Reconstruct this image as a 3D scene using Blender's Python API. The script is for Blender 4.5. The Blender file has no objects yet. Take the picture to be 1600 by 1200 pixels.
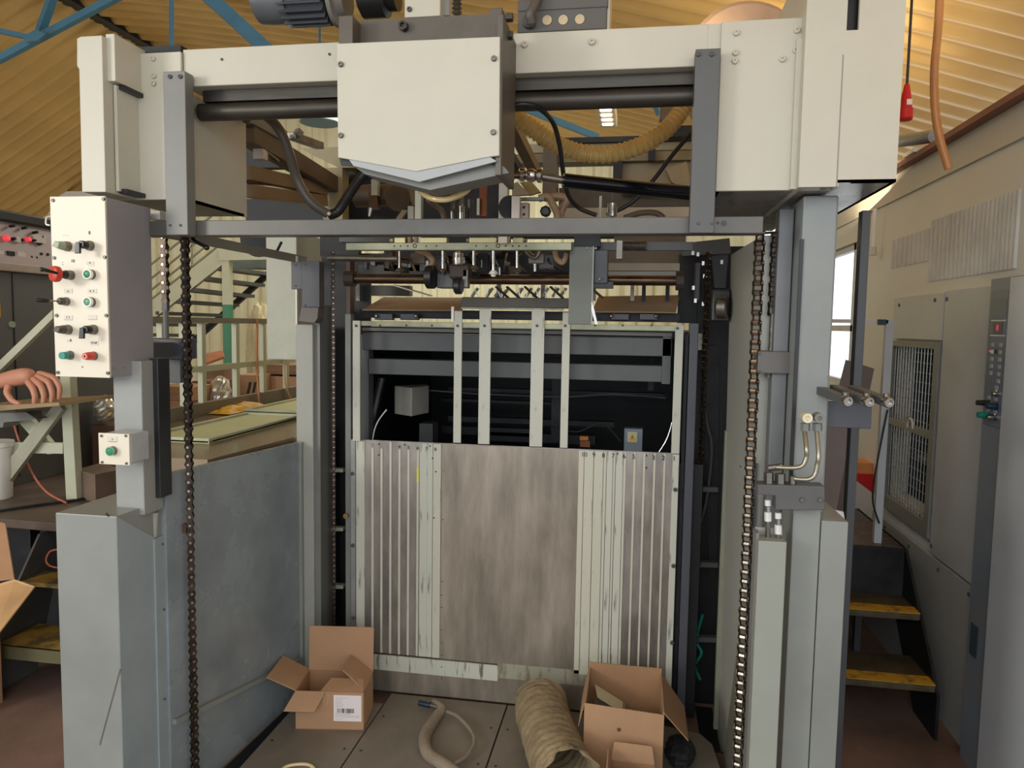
import bpy, bmesh, math, random
from mathutils import Vector, Matrix
random.seed(7)
SC = bpy.context.scene
COL = SC.collection
# ------------------------------------------------------------------ camera
FPX = 1158.0
YAW, PIT, ROL, H = math.radians(9.447), math.radians(4.597), math.radians(0.925), 1.65
W_ = Vector((-math.sin(YAW)*math.cos(PIT), math.cos(YAW)*math.cos(PIT), -math.sin(PIT)))
_r0 = Vector((math.cos(YAW), math.sin(YAW), 0))
_u0 = _r0.cross(W_)
R_ = math.cos(ROL)*_r0 + math.sin(ROL)*_u0
U_ = -math.sin(ROL)*_r0 + math.cos(ROL)*_u0
cd = bpy.data.cameras.new('camera'); cam = bpy.data.objects.new('camera', cd); COL.objects.link(cam)
cd.sensor_width = 36.0; cd.lens = 36.0*FPX/1600.0; cd.clip_start = 0.05; cd.clip_end = 100
m = Matrix((R_, U_, -W_)).transposed().to_4x4(); m.translation = Vector((0, 0, H))
cam.matrix_world = m
SC.camera = cam
# ------------------------------------------------------------------ look and light
vs = SC.view_settings
vs.view_transform = 'Standard'; vs.look = 'None'; vs.gamma = 1.0; vs.exposure = 0.0
vs.use_curve_mapping = False
world = bpy.data.worlds.new('World'); SC.world = world; world.use_nodes = True
bg = world.node_tree.nodes['Background']
bg.inputs[0].default_value = (0.90, 0.95, 1.0, 1); bg.inputs[1].default_value = 1.7
def area(name, loc, target, size, power, color=(1, 1, 1), sizey=None):
    d = bpy.data.lights.new(name, 'AREA'); d.energy = power; d.color = color
    d.size = size
    if sizey: d.shape = 'RECTANGLE'; d.size_y = sizey
    o = bpy.data.objects.new(name, d); COL.objects.link(o); o.location = loc
    o.rotation_euler = (Vector(target)-Vector(loc)).to_track_quat('-Z', 'Y').to_euler()
    return o
area('assumed_key_light', (-4.6, -1.9, 2.5), (-0.9, 2.2, 1.9), 1.0, 86, (1.0, 0.94, 0.84))  # unseen key light assumed from shadows falling to the right; no door modelled
area('assumed_rooflight', (-2.0, 6.5, 3.6), (-2.4, 7.2, 0), 2.0, 75, (1.0, 0.97, 0.85))  # added light below the rear ceiling; the roof opening is assumed, not modelled
area('front_fill', (0.4, -2.4, 3.3), (-0.2, 3.0, 0.9), 3.0, 50, (0.96, 0.98, 1.0), 2.0)  # unseen soft fill added in front to lift the darker faces
area('ceiling_fill', (-6.3, 3.4, 1.7), (-6.6, 5.0, 4.0), 1.2, 34, (1.0, 0.86, 0.62), 2.5)  # unseen uplights added to brighten the ceiling
area('ceiling_fill', (0.6, 3.9, 2.55), (0.8, 4.2, 4.5), 0.7, 22, (1.0, 0.83, 0.55), 2.5)
area('ceiling_fill', (1.9, 1.2, 2.3), (1.9, 1.6, 4.5), 0.5, 22, (1.0, 0.83, 0.55), 2.5)
# ------------------------------------------------------------------ projection helpers
def ray(px, py): return R_*((px-800)/FPX) + U_*((600-py)/FPX) + W_
CAMP = Vector((0, 0, H))
def P(px, py, Y):
    d = ray(px, py); return CAMP + d*(Y/d.y)
def PX(px, py, X):
    d = ray(px, py); return CAMP + d*(X/d.x)
def PZ(px, py, Z):
    d = ray(px, py); return CAMP + d*((Z-H)/d.z)
# ------------------------------------------------------------------ materials
def lin(c):
    o = []
    for v in c:
        v = v/255.0
        o.append(v/12.92 if v <= 0.04045 else ((v+0.055)/1.055)**2.4)
    return tuple(o) + (1,)
MATS = {}
def mat(name, rgb, rough=0.5, metal=0.0, var=0.12, scale=5.0, bump=0.0, stretch=(1, 1, 1), rgb2=None, thr=None, coat=0, bscale=None):
    if name in MATS: return MATS[name]
    M = bpy.data.materials.new(name); M.use_nodes = True
    nt = M.node_tree; N = nt.nodes; L = nt.links
    b = N['Principled BSDF']
    b.inputs['Roughness'].default_value = rough; b.inputs['Metallic'].default_value = metal
    if coat: b.inputs['Coat Weight'].default_value = coat
    tc = N.new('ShaderNodeTexCoord'); mp = N.new('ShaderNodeMapping'); mp.inputs['Scale'].default_value = stretch
    L.new(tc.outputs['Object'], mp.inputs[0])
    n = N.new('ShaderNodeTexNoise'); n.inputs['Scale'].default_value = scale; n.inputs['Detail'].default_value = 6; n.inputs['Roughness'].default_value = 0.62
    L.new(mp.outputs[0], n.inputs['Vector'])
    r = N.new('ShaderNodeValToRGB'); L.new(n.outputs['Fac'], r.inputs[0])
    c = lin(rgb)
    if rgb2 is None:
        c1 = tuple(max(0, x*(1-var*1.6)) for x in c[:3])+(1,); c2 = tuple(min(1, x*(1+var)) for x in c[:3])+(1,)
        r.color_ramp.elements[0].position = 0.3; r.color_ramp.elements[1].position = 0.7
    else:
        c1, c2 = lin(rgb2), c
        t = thr or (0.4, 0.6)
        r.color_ramp.elements[0].position = t[0]; r.color_ramp.elements[1].position = t[1]
    r.color_ramp.elements[0].color = c1; r.color_ramp.elements[1].color = c2
    L.new(r.outputs[0], b.inputs['Base Color'])
    mr = N.new('ShaderNodeMapRange'); mr.inputs[3].default_value = max(0.02, rough-0.08); mr.inputs[4].default_value = min(1, rough+0.1)
    L.new(n.outputs['Fac'], mr.inputs[0]); L.new(mr.outputs[0], b.inputs['Roughness'])
    if bump:
        n2 = N.new('ShaderNodeTexNoise'); n2.inputs['Scale'].default_value = bscale or scale*6; n2.inputs['Detail'].default_value = 5
        L.new(mp.outputs[0], n2.inputs['Vector'])
        bp = N.new('ShaderNodeBump'); bp.inputs['Strength'].default_value = bump; bp.inputs['Distance'].default_value = 0.01
        L.new(n2.outputs['Fac'], bp.inputs['Height']); L.new(bp.outputs[0], b.inputs['Normal'])
    MATS[name] = M
    return M
def emis(name, rgb, s):
    if name in MATS: return MATS[name]
    M = bpy.data.materials.new(name); M.use_nodes = True
    b = M.node_tree.nodes['Principled BSDF']
    b.inputs['Base Color'].default_value = lin(rgb); b.inputs['Emission Color'].default_value = lin(rgb); b.inputs['Emission Strength'].default_value = s
    MATS[name] = M; return M
CREAM = mat('cream paint', (196, 193, 177), 0.42, var=0.04, scale=3)
WHITEP = mat('ivory paint', (224, 216, 196), 0.4, var=0.03, scale=4)
PLAST = mat('grey white plastic', (214, 208, 200), 0.35, var=0.03)
GREYB = mat('blue grey paint', (140, 144, 139), 0.34, var=0.10, scale=2.2)
GUARD = mat('scuffed blue grey paint', (140, 149, 153), 0.26, var=0.16, scale=3.2, bump=0.05)
GREYP = mat('pale grey paint', (160, 161, 153), 0.4, var=0.06, scale=3)
GREENG = mat('pale green grey paint', (176, 178, 160), 0.4, var=0.1, scale=5)
MIDG = mat('mid grey paint', (122, 123, 118), 0.42, var=0.10, scale=4)
DARKG = mat('dark grey paint', (84, 86, 86), 0.42, var=0.12, scale=5)
SLATE = mat('slate paint', (74, 76, 84), 0.4, var=0.1, scale=5)
BLACK = mat('black plastic', (24, 25, 27), 0.35, var=0.1)
VOID = mat('oily black steel and shade', (14, 16, 20), 0.5, var=0.4, scale=9)  # near-black: oily parts, and shade put into the press interior and gaps
VOIDB = mat('dark machine steel and shade', (38, 40, 44), 0.5, metal=0.3, var=0.5, scale=7)  # dark steel that also carries the shade inside the press
STEEL = mat('bright steel', (190, 188, 184), 0.22, 1.0, var=0.1, scale=20)
STEELD = mat('dull steel', (128, 124, 116), 0.38, 0.9, var=0.25, scale=14)
BROWNS = mat('oil browned shaft', (92, 74, 60), 0.28, 0.9, var=0.3, scale=12, stretch=(1, 6, 6))
RAILM = mat('yellowed alloy', (150, 150, 126), 0.36, 0.6, var=0.2, scale=9)
DSTEEL = mat('dark oiled tube', (72, 68, 62), 0.4, 0.6, var=0.25, scale=6, stretch=(0.6, 4, 4))
CHAIN = mat('greasy chain steel', (74, 64, 56), 0.35, 0.8, var=0.4, scale=40)
CHAINL = mat('worn roller steel', (170, 160, 148), 0.25, 0.95, var=0.25, scale=60)
ALU = mat('scuffed aluminium', (156, 150, 142), 0.3, 0.6, var=0.28, scale=4, stretch=(2.2, 1, 0.7), bump=0.04)
ALUD = mat('stained sheet steel', (162, 152, 138), 0.36, 0.6, var=0.26, scale=3.2, stretch=(3.0, 1, 0.6), bump=0.05)
SCRAP = mat('flaked pale paint', (196, 197, 182), 0.45, 0.1, rgb2=(112, 108, 98), thr=(0.36, 0.44), scale=5, stretch=(10, 1, 0.9))
RIBM = mat('pale rib paint', (198, 196, 178), 0.45, 0.1, rgb2=(150, 146, 130), thr=(0.3, 0.42), scale=8, stretch=(6, 1, 0.8))
CARD = mat('cardboard', (176, 138, 104), 0.8, var=0.08, scale=4, bump=0.05)
CARDI = mat('cardboard inside', (164, 126, 92), 0.85, var=0.1, scale=5)
PAPER = mat('paper', (236, 226, 224), 0.7, var=0.02)
PLATE = mat('dusty steel plate', (136, 127, 114), 0.55, 0.25, var=0.2, scale=2.6, bump=0.08, bscale=30)
FLOORM = mat('dirty red brown floor', (122, 98, 86), 0.7, var=0.28, scale=1.8, bump=0.1, bscale=25)
CEIL = mat('golden corrugated sheet', (214, 178, 116), 0.36, 0.35, var=0.14, scale=0.7, stretch=(1, 0.6, 1))
BLUE = mat('blue truss paint', (70, 122, 150), 0.45, var=0.08)
WALLW = mat('white sandwich panel', (224, 224, 220), 0.42, var=0.03, scale=1.5)
WALLB = mat('cream corrugated cladding', (226, 222, 188), 0.5, var=0.03)
CABG = mat('light blue grey cabinet paint', (192, 198, 203), 0.3, var=0.08, scale=1.6)
CABD = mat('blue grey column paint', (128, 138, 148), 0.35, var=0.1, scale=2)
YHOSE = mat('yellowed corrugated hose', (212, 180, 112), 0.38, var=0.16, scale=7, bump=0.05)
TANHOSE = mat('tan rubber hose', (160, 132, 104), 0.42, var=0.15, scale=10)
CREAMH = mat('translucent cream hose', (214, 192, 140), 0.22, var=0.08, coat=0.5)
GREYH = mat('grey rubber hose', (88, 82, 74), 0.45, var=0.12)
BLKH = mat('black rubber hose', (26, 26, 28), 0.4, var=0.1)
DUSTH = mat('dust covered hose', (140, 126, 108), 0.75, var=0.15, scale=12, bump=0.1)
DUCTM = mat('dusty crumpled duct', (146, 128, 98), 0.8, var=0.25, scale=9, bump=0.5, bscale=40)
RED = mat('red plastic', (202, 66, 48), 0.35, var=0.05)
REDB = mat('bright red vinyl', (208, 24, 26), 0.5, var=0.06)
GREEN = mat('green lens', (46, 132, 92), 0.3, var=0.06)
TEAL = mat('teal plastic', (14, 132, 118), 0.3, var=0.05)
PALEG = mat('pale green plastic', (150, 162, 136), 0.4, var=0.06)
WRING = mat('white ring', (240, 238, 228), 0.35, var=0.02)
INK = mat('black ink', (34, 32, 32), 0.6, var=0.02)
GINK = mat('grey print', (150, 144, 136), 0.6, var=0.02)
YEL = mat('yellow tread paint', (196, 150, 40), 0.6, rgb2=(96, 82, 56), thr=(0.36, 0.5), scale=14)
YELB = mat('yellow plastic', (226, 172, 36), 0.5, var=0.1)
TREAD = mat('worn tread steel', (92, 82, 62), 0.55, 0.4, var=0.3, scale=10, bump=0.3, bscale=60)
SKIN = mat('skin', (196, 138, 112), 0.5, var=0.05, scale=12)
WOOD = mat('board wood', (150, 126, 92), 0.6, var=0.15, scale=6)
MAT_G = mat('pale green mat', (196, 200, 150), 0.6, var=0.05)
WALK = mat('polished brown walkway', (150, 132, 108), 0.22, 0.5, var=0.15, scale=3)
PINKG = mat('mauve grey console', (158, 142, 140), 0.4, var=0.06)
REDL = emis('red pilot light', (235, 70, 80), 0.6)
LAMPE = emis('lamp tube light', (255, 240, 205), 5.0)
ORANGE = mat('orange cable', (196, 120, 52), 0.4, var=0.08)
FOIL = mat('crumpled clear film', (210, 206, 190), 0.15, 0.5, var=0.2, scale=14, bump=0.8, bscale=20)
PALEF = mat('pale green railing paint', (190, 192, 166), 0.45, var=0.06)
GPOST = mat('green post paint', (52, 128, 96), 0.45, var=0.08)
# ------------------------------------------------------------------ mesh builder
WO = {}
class MB:
    def __init__(s): s.v = []; s.f = []
    def hexa(s, p):   # p: 4 bottom (ccw), 4 top
        k = len(s.v); s.v += [Vector(q) for q in p]
        s.f += [(k, k+3, k+2, k+1), (k+4, k+5, k+6, k+7), (k, k+1, k+5, k+4), (k+1, k+2, k+6, k+5), (k+2, k+3, k+7, k+6), (k+3, k, k+4, k+7)]
        return s
    def box(s, x0, x1, y0, y1, z0, z1):
        return s.hexa([(x0, y0, z0), (x1, y0, z0), (x1, y1, z0), (x0, y1, z0), (x0, y0, z1), (x1, y0, z1), (x1, y1, z1), (x0, y1, z1)])
    def pb(s, a, b, c, d, Y, t):   # box whose front face spans a pixel rectangle at depth Y
        mx, my = (a+c)/2, (b+d)/2
        return s.box(P(a, my, Y).x, P(c, my, Y).x, Y, Y+t, P(mx, d, Y).z, P(mx, b, Y).z)
    def prism(s, pts, off):
        k = len(s.v); n = len(pts); off = Vector(off)
        s.v += [Vector(p) for p in pts] + [Vector(p)+off for p in pts]
        s.f.append(tuple(range(k, k+n))); s.f.append(tuple(range(k+2*n-1, k+n-1, -1)))
        for i in range(n):
            j = (i+1) % n; s.f.append((k+i, k+n+i, k+n+j, k+j))
        return s
    def ppoly(s, pix, Y, t): return s.prism([P(a, b, Y) for a, b in pix], (0, t, 0))
    def bar(s, p0, p1, w, h, up=(0, 0, 1)):
        p0, p1 = Vector(p0), Vector(p1); d = (p1-p0).normalized(); u = Vector(up)
        if abs(d.dot(u)) > 0.98: u = Vector((0, 1, 0))
        a = d.cross(u).normalized(); b = a.cross(d).normalized()
        q = [-a*w/2-b*h/2, a*w/2-b*h/2, a*w/2+b*h/2, -a*w/2+b*h/2]
        return s.hexa([p0+x for x in q]+[p1+x for x in q])
    def tube(s, pts, r, n=10, cap=True):
        pts = [Vector(p) for p in pts]; m = len(pts)
        rr = r if isinstance(r, (list, tuple)) else [r]*m
        k = len(s.v); ref = None
        for i, p in enumerate(pts):
            d = (pts[min(i+1, m-1)]-pts[max(i-1, 0)])
            if d.length < 1e-9: d = Vector((0, 0, 1))
            d.normalize()
            if ref is None:
                ref = Vector((0, 0, 1)) if abs(d.z) < 0.9 else Vector((1, 0, 0))
            a = (ref - d*ref.dot(d)).normalized(); ref = a; b = d.cross(a)
            for j in range(n):
                t = 2*math.pi*j/n; s.v.append(p+(a*math.cos(t)+b*math.sin(t))*rr[i])
        for i in range(m-1):
            for j in range(n):
                q = (j+1) % n
                s.f.append((k+i*n+j, k+i*n+q, k+(i+1)*n+q, k+(i+1)*n+j))
        if cap:
            s.f.append(tuple(k+j for j in range(n))[::-1]); s.f.append(tuple(k+(m-1)*n+j for j in range(n)))
        return s
    def cyl(s, p0, p1, r, n=16, r2=None): return s.tube([p0, p1], [r, r if r2 is None else r2], n)
    def lathe(s, c, ax, prof, n=20):
        c = Vector(c); ax = Vector(ax).normalized()
        return s.tube2([c+ax*t for t, r in prof], [max(r, 1e-5) for t, r in prof], ax, n)
    def tube2(s, pts, rr, d, n):
        ref = Vector((0, 0, 1)) if abs(d.z) < 0.9 else Vector((1, 0, 0))
        a = (ref-d*ref.dot(d)).normalized(); b = d.cross(a); k = len(s.v); m = len(pts)
        for p, r in zip(pts, rr):
            for j in range(n):
                t = 2*math.pi*j/n; s.v.append(Vector(p)+(a*math.cos(t)+b*math.sin(t))*r)
        for i in range(m-1):
            for j in range(n):
                q = (j+1) % n; s.f.append((k+i*n+j, k+i*n+q, k+(i+1)*n+q, k+(i+1)*n+j))
        s.f.append(tuple(k+j for j in range(n))[::-1]); s.f.append(tuple(k+(m-1)*n+j for j in range(n)))
        return s
    def ball(s, c, r, n=10):
        prof = [(-r*math.cos(math.pi*i/n), r*math.sin(math.pi*i/n)) for i in range(n+1)]
        return s.lathe(c, (0, 0, 1), prof, 12)
    def build(s, name, M, parent=None, label=None, bevel=0, smooth=False, thick=0):
        lo = Vector([min(v[i] for v in s.v) for i in range(3)]); hi = Vector([max(v[i] for v in s.v) for i in range(3)])
        o0 = Vector(((lo.x+hi.x)/2, (lo.y+hi.y)/2, lo.z))
        me = bpy.data.meshes.new(name); me.from_pydata([v-o0 for v in s.v], [], s.f)
        bm = bmesh.new(); bm.from_mesh(me); bmesh.ops.recalc_face_normals(bm, faces=bm.faces); bm.to_mesh(me); bm.free()
        me.materials.append(M)
        o = bpy.data.objects.new(name, me); COL.objects.link(o); WO[o] = o0
        if smooth:
            for p in me.polygons: p.use_smooth = True
            try: me.set_sharp_from_angle(angle=math.radians(38))
            except Exception: pass
        o.location = o0
        if parent is not None:
            o.parent = parent; o.location = o0 - WO[parent]
        if thick:
            md = o.modifiers.new('thick', 'SOLIDIFY'); md.thickness = thick; md.offset = 0
        if bevel:
            md = o.modifiers.new('bevel', 'BEVEL'); md.width = bevel; md.segments = 2; md.limit_method = 'ANGLE'; md.angle_limit = math.radians(40)
        if label: o['label'] = label
        return o
def tag(o, label, cat, group=None, kind=None):
    o['label'] = label; o['category'] = cat
    if group: o['group'] = group
    if kind: o['kind'] = kind
    return o
def struct(o): o['kind'] = 'structure'; return o
def thing(name, label, cat, base, group=None):
    o = bpy.data.objects.new(name, None); COL.objects.link(o); o.location = base; o.empty_display_size = 0.05
    WO[o] = Vector(base); return tag(o, label, cat, group)
def B(a, b, c, d, Y, t): return MB().pb(a, b, c, d, Y, t)
def smoothpath(pts, n=8):
    pts = [Vector(p) for p in pts]; out = []
    for i in range(len(pts)-1):
        p0 = pts[max(i-1, 0)]; p1 = pts[i]; p2 = pts[i+1]; p3 = pts[min(i+2, len(pts)-1)]
        for k in range(n):
            t = k/n
            out.append(0.5*((2*p1)+(p2-p0)*t+(2*p0-5*p1+4*p2-p3)*t*t+(3*p1-p0-3*p2+p3)*t**3))
    out.append(pts[-1]); return out
def hosemb(pts, r, n=10, seg=8): return MB().tube(smoothpath(pts, seg), r, n)
# screws: one shared mesh
_sm = MB().lathe((0, 0, 0), (0, -1, 0), [(-0.2, 1.0), (0.0, 1.0), (0.8, 0.95), (1.0, 0.75), (1.0, 0.42), (0.55, 0.38), (0.55, 0.0)], 12)
_sb = bpy.data.meshes.new('screw'); _sb.from_pydata([tuple(v) for v in _sm.v], [], _sm.f); _sb.materials.append(STEELD)
_sb2 = _sb.copy(); _sb2.materials.clear(); _sb2.materials.append(DARKG)
_sb3 = _sb.copy(); _sb3.materials.clear(); _sb3.materials.append(CREAM)
def screw(parent, p, r=0.006, k=1, rot=0):
    o = bpy.data.objects.new('screw', (_sb, _sb2, _sb3)[k]); COL.objects.link(o); o.scale = (r, r, r); o.rotation_euler = (0, 0, rot)
    o.parent = parent; o.location = Vector(p)-WO[parent]; return o
def text(s, p, size, M, parent, name='lettering', rot=(math.pi/2, 0, 0), ext=0.0004):
    cu = bpy.data.curves.new(name, 'FONT'); cu.body = s; cu.size = size; cu.align_x = 'CENTER'; cu.align_y = 'CENTER'; cu.extrude = ext
    t = bpy.data.objects.new(name, cu); COL.objects.link(t)
    dg = bpy.context.evaluated_depsgraph_get(); me = bpy.data.meshes.new_from_object(t.evaluated_get(dg))
    bpy.data.objects.remove(t); me.materials.clear(); me.materials.append(M)
    o = bpy.data.objects.new(name, me); COL.objects.link(o); o.rotation_euler = rot; WO[o] = Vector(p)
    o.parent = parent; o.location = Vector(p)-WO[parent]; return o
def chain(name, label, p0, p1, pitch=0.030, w=0.0105, gap=0.011, ang=lambda t: 0.0, lift=True, group='lift chains of the feeder'):
    p0, p1 = Vector(p0), Vector(p1)
    th = thing(name, label, 'chain', p1 if p1.z < p0.z else p0, group)
    L = (p1-p0).length; n = max(2, int(L/pitch)); d = (p1-p0)/n; dn = d.normalized()
    pl = MB(); ro = MB()
    for i in range(n):
        t = i/n; a = ang(t); c = p0+d*i; e = c+d
        ax = Vector((math.sin(a), -math.cos(a), 0)); si = dn.cross(ax).normalized()
        off = gap/2+(0.003 if i % 2 else 0.0)
        for sg in (-1, 1):
            base = ax*(off*sg)
            out = []
            ww = w
            for (u, v) in ((-.42, 0), (-.28, .72), (0.0, 1.0), (.2, .8), (.5, .55), (.8, .8), (1.0, 1.0), (1.28, .72), (1.42, 0), (1.28, -.72), (1.0, -1.0), (.8, -.8), (.5, -.55), (.2, -.8), (0, -1.0), (-.28, -.72)):
                uu = u if 0 <= u <= 1 else (u*0.6 if u < 0 else 1+(u-1)*0.6)
                out.append(c+d*uu+si*(v*ww)+base)
            pl.prism(out, ax*(0.0022*sg))
        ro.cyl(c-ax*(gap/2-.0005), c+ax*(gap/2-.0005), w*0.72, 8)
        ro.cyl(c-ax*(gap/2+.0075), c+ax*(gap/2+.0075), w*0.38, 6)
    pl.build('link_plates', CHAIN, th); ro.build('rollers', CHAINL, th, smooth=True)
    return th
# ================================================================== THE SETTING
struct(MB().box(-9.2, 4.5, -3.5, 9.3, -0.2, 0.0).build('floor', FLOORM))
def ceil_z(X):
    if X < -5.2: return 4.56+0.55*(X+5.2)
    d = 2.32-X; return 2.9+0.33*d-0.0145*d*d
def corr(xs, y0, y1, per, amp, zf):
    mb = MB(); ny = int((y1-y0)/per*6)
    for j in range(ny+1):
        y = y0+(y1-y0)*j/ny; w = amp*math.cos(2*math.pi*(y-y0)/per)
        for x in xs: mb.v.append(Vector((x, y, zf(x)+w)))
    nx = len(xs)
    for j in range(ny):
        for i in range(nx-1):
            k = j*nx+i; mb.f.append((k, k+1, k+nx+1, k+nx))
    return mb
c = corr([2.46-0.85*i for i in range(9)]+[-5.2], -1.5, 9.3, 0.2, 0.02, ceil_z).build('ceiling', CEIL, smooth=False, thick=0.01); struct(c)
for p in c.data.polygons: p.use_smooth = True
c = corr([-5.26, -6.5, -7.8, -9.2], -1.5, 9.3, 0.2, 0.02, ceil_z).build('ceiling', CEIL, thick=0.01); struct(c)
for p in c.data.polygons: p.use_smooth = True
struct(MB().bar((-5.22, -1.5, 4.545), (-5.22, 9.3, 4.545), 0.13, 0.05).build('trim_1', VOIDB))
# back wall: vertical corrugated cladding
mb = MB(); n = 330
for i in range(n+1):
    x = -9.2+10.62*i/n; ph = (x*5.5) % 1.0
    y = 9.0+(0.035 if ph < 0.42 else (0.0 if 0.5 < ph < 0.92 else 0.018))
    mb.v += [Vector((x, y, 0)), Vector((x, y, 4.9))]
for i in range(n): mb.f.append((2*i, 2*i+2, 2*i+3, 2*i+1))
struct(mb.build('wall_back', WALLB, thick=0.02))
struct(MB().box(-9.3, -9.2, -1.5, 9.3, 0, 2.5).build('wall_left', WALLB))
struct(MB().bar((-9.1, 8.86, 3.25), (-6.4, 8.86, 3.25), 0.10, 0.10).build('trim_2', WALLW))
# right partition with windows
XW = 1.34
wy = [1.0, PX(1345, 500, XW).y, 6.9, 9.0]
zt = 2.46
mb = MB(); mb.box(XW, XW+.08, wy[0], 3.58, 0, zt); mb.box(XW, XW+.08, 3.58, 4.12, 0, .80); mb.box(XW, XW+.08, 3.58, 4.12, 1.57, zt); mb.box(XW, XW+.08, 4.12, wy[1], 0, zt); mb.box(XW, XW+.08, wy[1], wy[2], 0, 1.28); mb.box(XW, XW+.08, wy[1], wy[2], 2.2, zt); mb.box(XW, XW+.08, wy[2], wy[3], 0, zt)
struct(mb.build('wall_right', WALLW))
struct(MB().box(XW-.012, XW, 1.0, 8.98, 2.34, 2.47).build('trim_3', mat('fascia paint', (212, 208, 198), .45, var=.04)))
struct(MB().box(XW-.06, XW+.1, 1.0, 8.98, 2.47, 2.495).build('trim_4', mat('rust edge', (150, 104, 84), .6)))
mb = MB()
for y in (wy[1], 5.05, 5.8, 6.86): mb.box(XW+.02, XW+.06, y, y+.045, 1.28, 2.2)
mb.box(XW+.02, XW+.06, wy[1], wy[2], 1.28, 1.32); mb.box(XW+.02, XW+.06, wy[1], wy[2], 2.16, 2.2); mb.box(XW+.02, XW+.06, wy[1], wy[2], 1.64, 1.68)
wf = struct(mb.build('window_1', mat('window frame paint', (205, 208, 208), .4)))
gm = bpy.data.materials.new('window glass'); gm.use_nodes = True; gb = gm.node_tree.nodes['Principled BSDF']
gb.inputs['Base Color'].default_value = (1, 1, 1, 1); gb.inputs['Transmission Weight'].default_value = 1; gb.inputs['Roughness'].default_value = 0.0; gb.inputs['IOR'].default_value = 1.01
MB().box(XW+.038, XW+.042, wy[1], wy[2], 1.3, 2.18).build('window_pane', gm, wf)
# ribs on the white wall
mb = MB()
for i in range(30):
    p = PX(1402+6.6*i, 300, XW)
    z0 = 1.98 if i < 9 else 1.88; z1 = 2.16-(0.03 if i < 9 else 0)
    mb.hexa([(XW-.008, p.y-.008, z0), (XW+.001, p.y-.016, z0), (XW+.001, p.y+.016, z0), (XW-.008, p.y+.008, z0), (XW-.008, p.y-.008, z1), (XW+.001, p.y-.016, z1), (XW+.001, p.y+.016, z1), (XW-.008, p.y+.008, z1)])
struct(mb.build('trim_5', mat('rib paint', (208, 210, 208), .4)))
# ================================================================== GANTRY (front upper frame)
G = 2.15
def pz(px, py, Y): return P(px, py, Y).z
def px_(px, py, Y): return P(px, py, Y).x
bt = P(700, 57, G).z; bb = P(700, 119, G).z
t = thing('gantry_beam', 'long cream painted beam spanning the top of the feeder between the two cover housings', 'beam', (-0.6, G, bb))
MB().box(-1.40, 0.17, G, G+.10, bb, bt).build('beam_body', CREAM, t, bevel=.003)
MB().box(-1.36, 0.25, G+.04, G+.16, bb-.035, bb-.002).build('under_rail', DSTEEL, t)
MB().cyl((-1.38, G+.06, bb-.062), (0.26, G+.06, bb-.062), .027, 24).build('guide_tube', DSTEEL, t, smooth=True)
MB().box(-1.60, -1.42, G+.02, G+.14, bt-.03, bt+.022).build('end_channel', VOIDB, t)
for a, b_ in ((820, 70), (925, 66), (347, 93), (515, 85)):
    screw(t, P(a, b_, G), .010 if a > 600 else .004, 2 if a > 600 else 1)
# left cover housing
t = thing('cover_housing', 'cream sheet metal cover on the upper left corner with a narrow forward flange', 'cover', (-1.45, G, 1.95))
x0, x1 = px_(182, 200, G), px_(288, 200, G); zb = pz(240, 313, G); 
MB().box(x0, x1, G-.012, G, zb, bt-.01).build('front_panel', CREAM, t, bevel=.002)
MB().box(x1-.012, x1, G, 2.52, zb, bt-.12).build('inner_side_panel', CREAM, t)
MB().box(x0, x1, G, 2.50, zb, zb+.008).build('bottom_panel', MIDG, t)
MB().box(x0-.02, x0, G-.06, 2.5, zb+.02, bt-.02).build('outer_side_panel', CREAM, t)
fx0, fx1 = px_(123, 180, 2.0), px_(163, 180, 2.0)
za, zc_ = pz(140, 58, 2.0), pz(140, 301, 2.0); zn = pz(140, 104, 2.0)
MB().ppoly([(120, 60), (126, 57), (159, 55), (165, 300), (128, 300), (123.5, 108), (120, 103)], 2.0, .14).build('forward_flange', CREAM, t, bevel=.002)
MB().box(fx1-.005, fx1+.024, 2.02, G+.01, bt-.13, bt+.005).build('bracket_plate', CREAM, t, bevel=.002)
MB().box(fx1+.002, fx1+.012, 2.04, G-.01, zb+.01, bt-.135).build('shadow_gap_strip', CREAM, t)
MB().box(fx1+.004, fx1+.03, 2.05, G-.013, bt-.145, bt-.132).build('slot', BLACK, t)
MB().box(fx1+.004, fx1+.03, 2.05, G-.013, zb+.005, zb+.018).build('slot', BLACK, t)
for a, b_ in ((185, 94), (187, 122), (203, 132), (240, 92), (241, 119), (241, 131)): screw(t, P(a, b_, G-.012), .0085, 2)
# right cover housing
t = thing('cover_housing', 'large cream sheet metal cover on the upper right corner with a dark slot', 'cover', (0.45, G, 1.95))
x0, x1 = px_(1121, 200, G), px_(1254, 200, G); zb = pz(1185, 299, G); ztp = pz(1190, 33, G)
MB().box(x0, x1+.05, G-.012, G, zb, ztp).build('front_panel', CREAM, t, bevel=.002)
MB().box(x0, x0+.012, G, 3.02, zb, ztp-.13).build('inner_side_panel', CREAM, t)
MB().box(x0-.06, x1-.0, G+.001, G+.03, bb+.02, ztp).build('joining_plate', CREAM, t)
Yo = 2.08
x2, x3, x4 = px_(1252, 200, Yo), px_(1312, 200, Yo), px_(1405, 200, Yo); zb2, zb3 = pz(1280, 292, Yo), pz(1360, 285, Yo)
sx0, sx1 = px_(1324, 20, Yo), px_(1343, 20, Yo); sz = pz(1333, 47, Yo); zt2 = 2.62
mb = MB(); mb.box(x2, sx0, Yo, Yo+.012, zb2, zt2); mb.box(sx0, sx1, Yo, Yo+.012, zb2+.01, sz); mb.box(sx0, sx1, Yo, Yo+.012, sz+.10, zt2); mb.box(sx1, x4, Yo, Yo+.012, zb3, zt2)
mb.build('outer_front_panel', CREAM, t)
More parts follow.
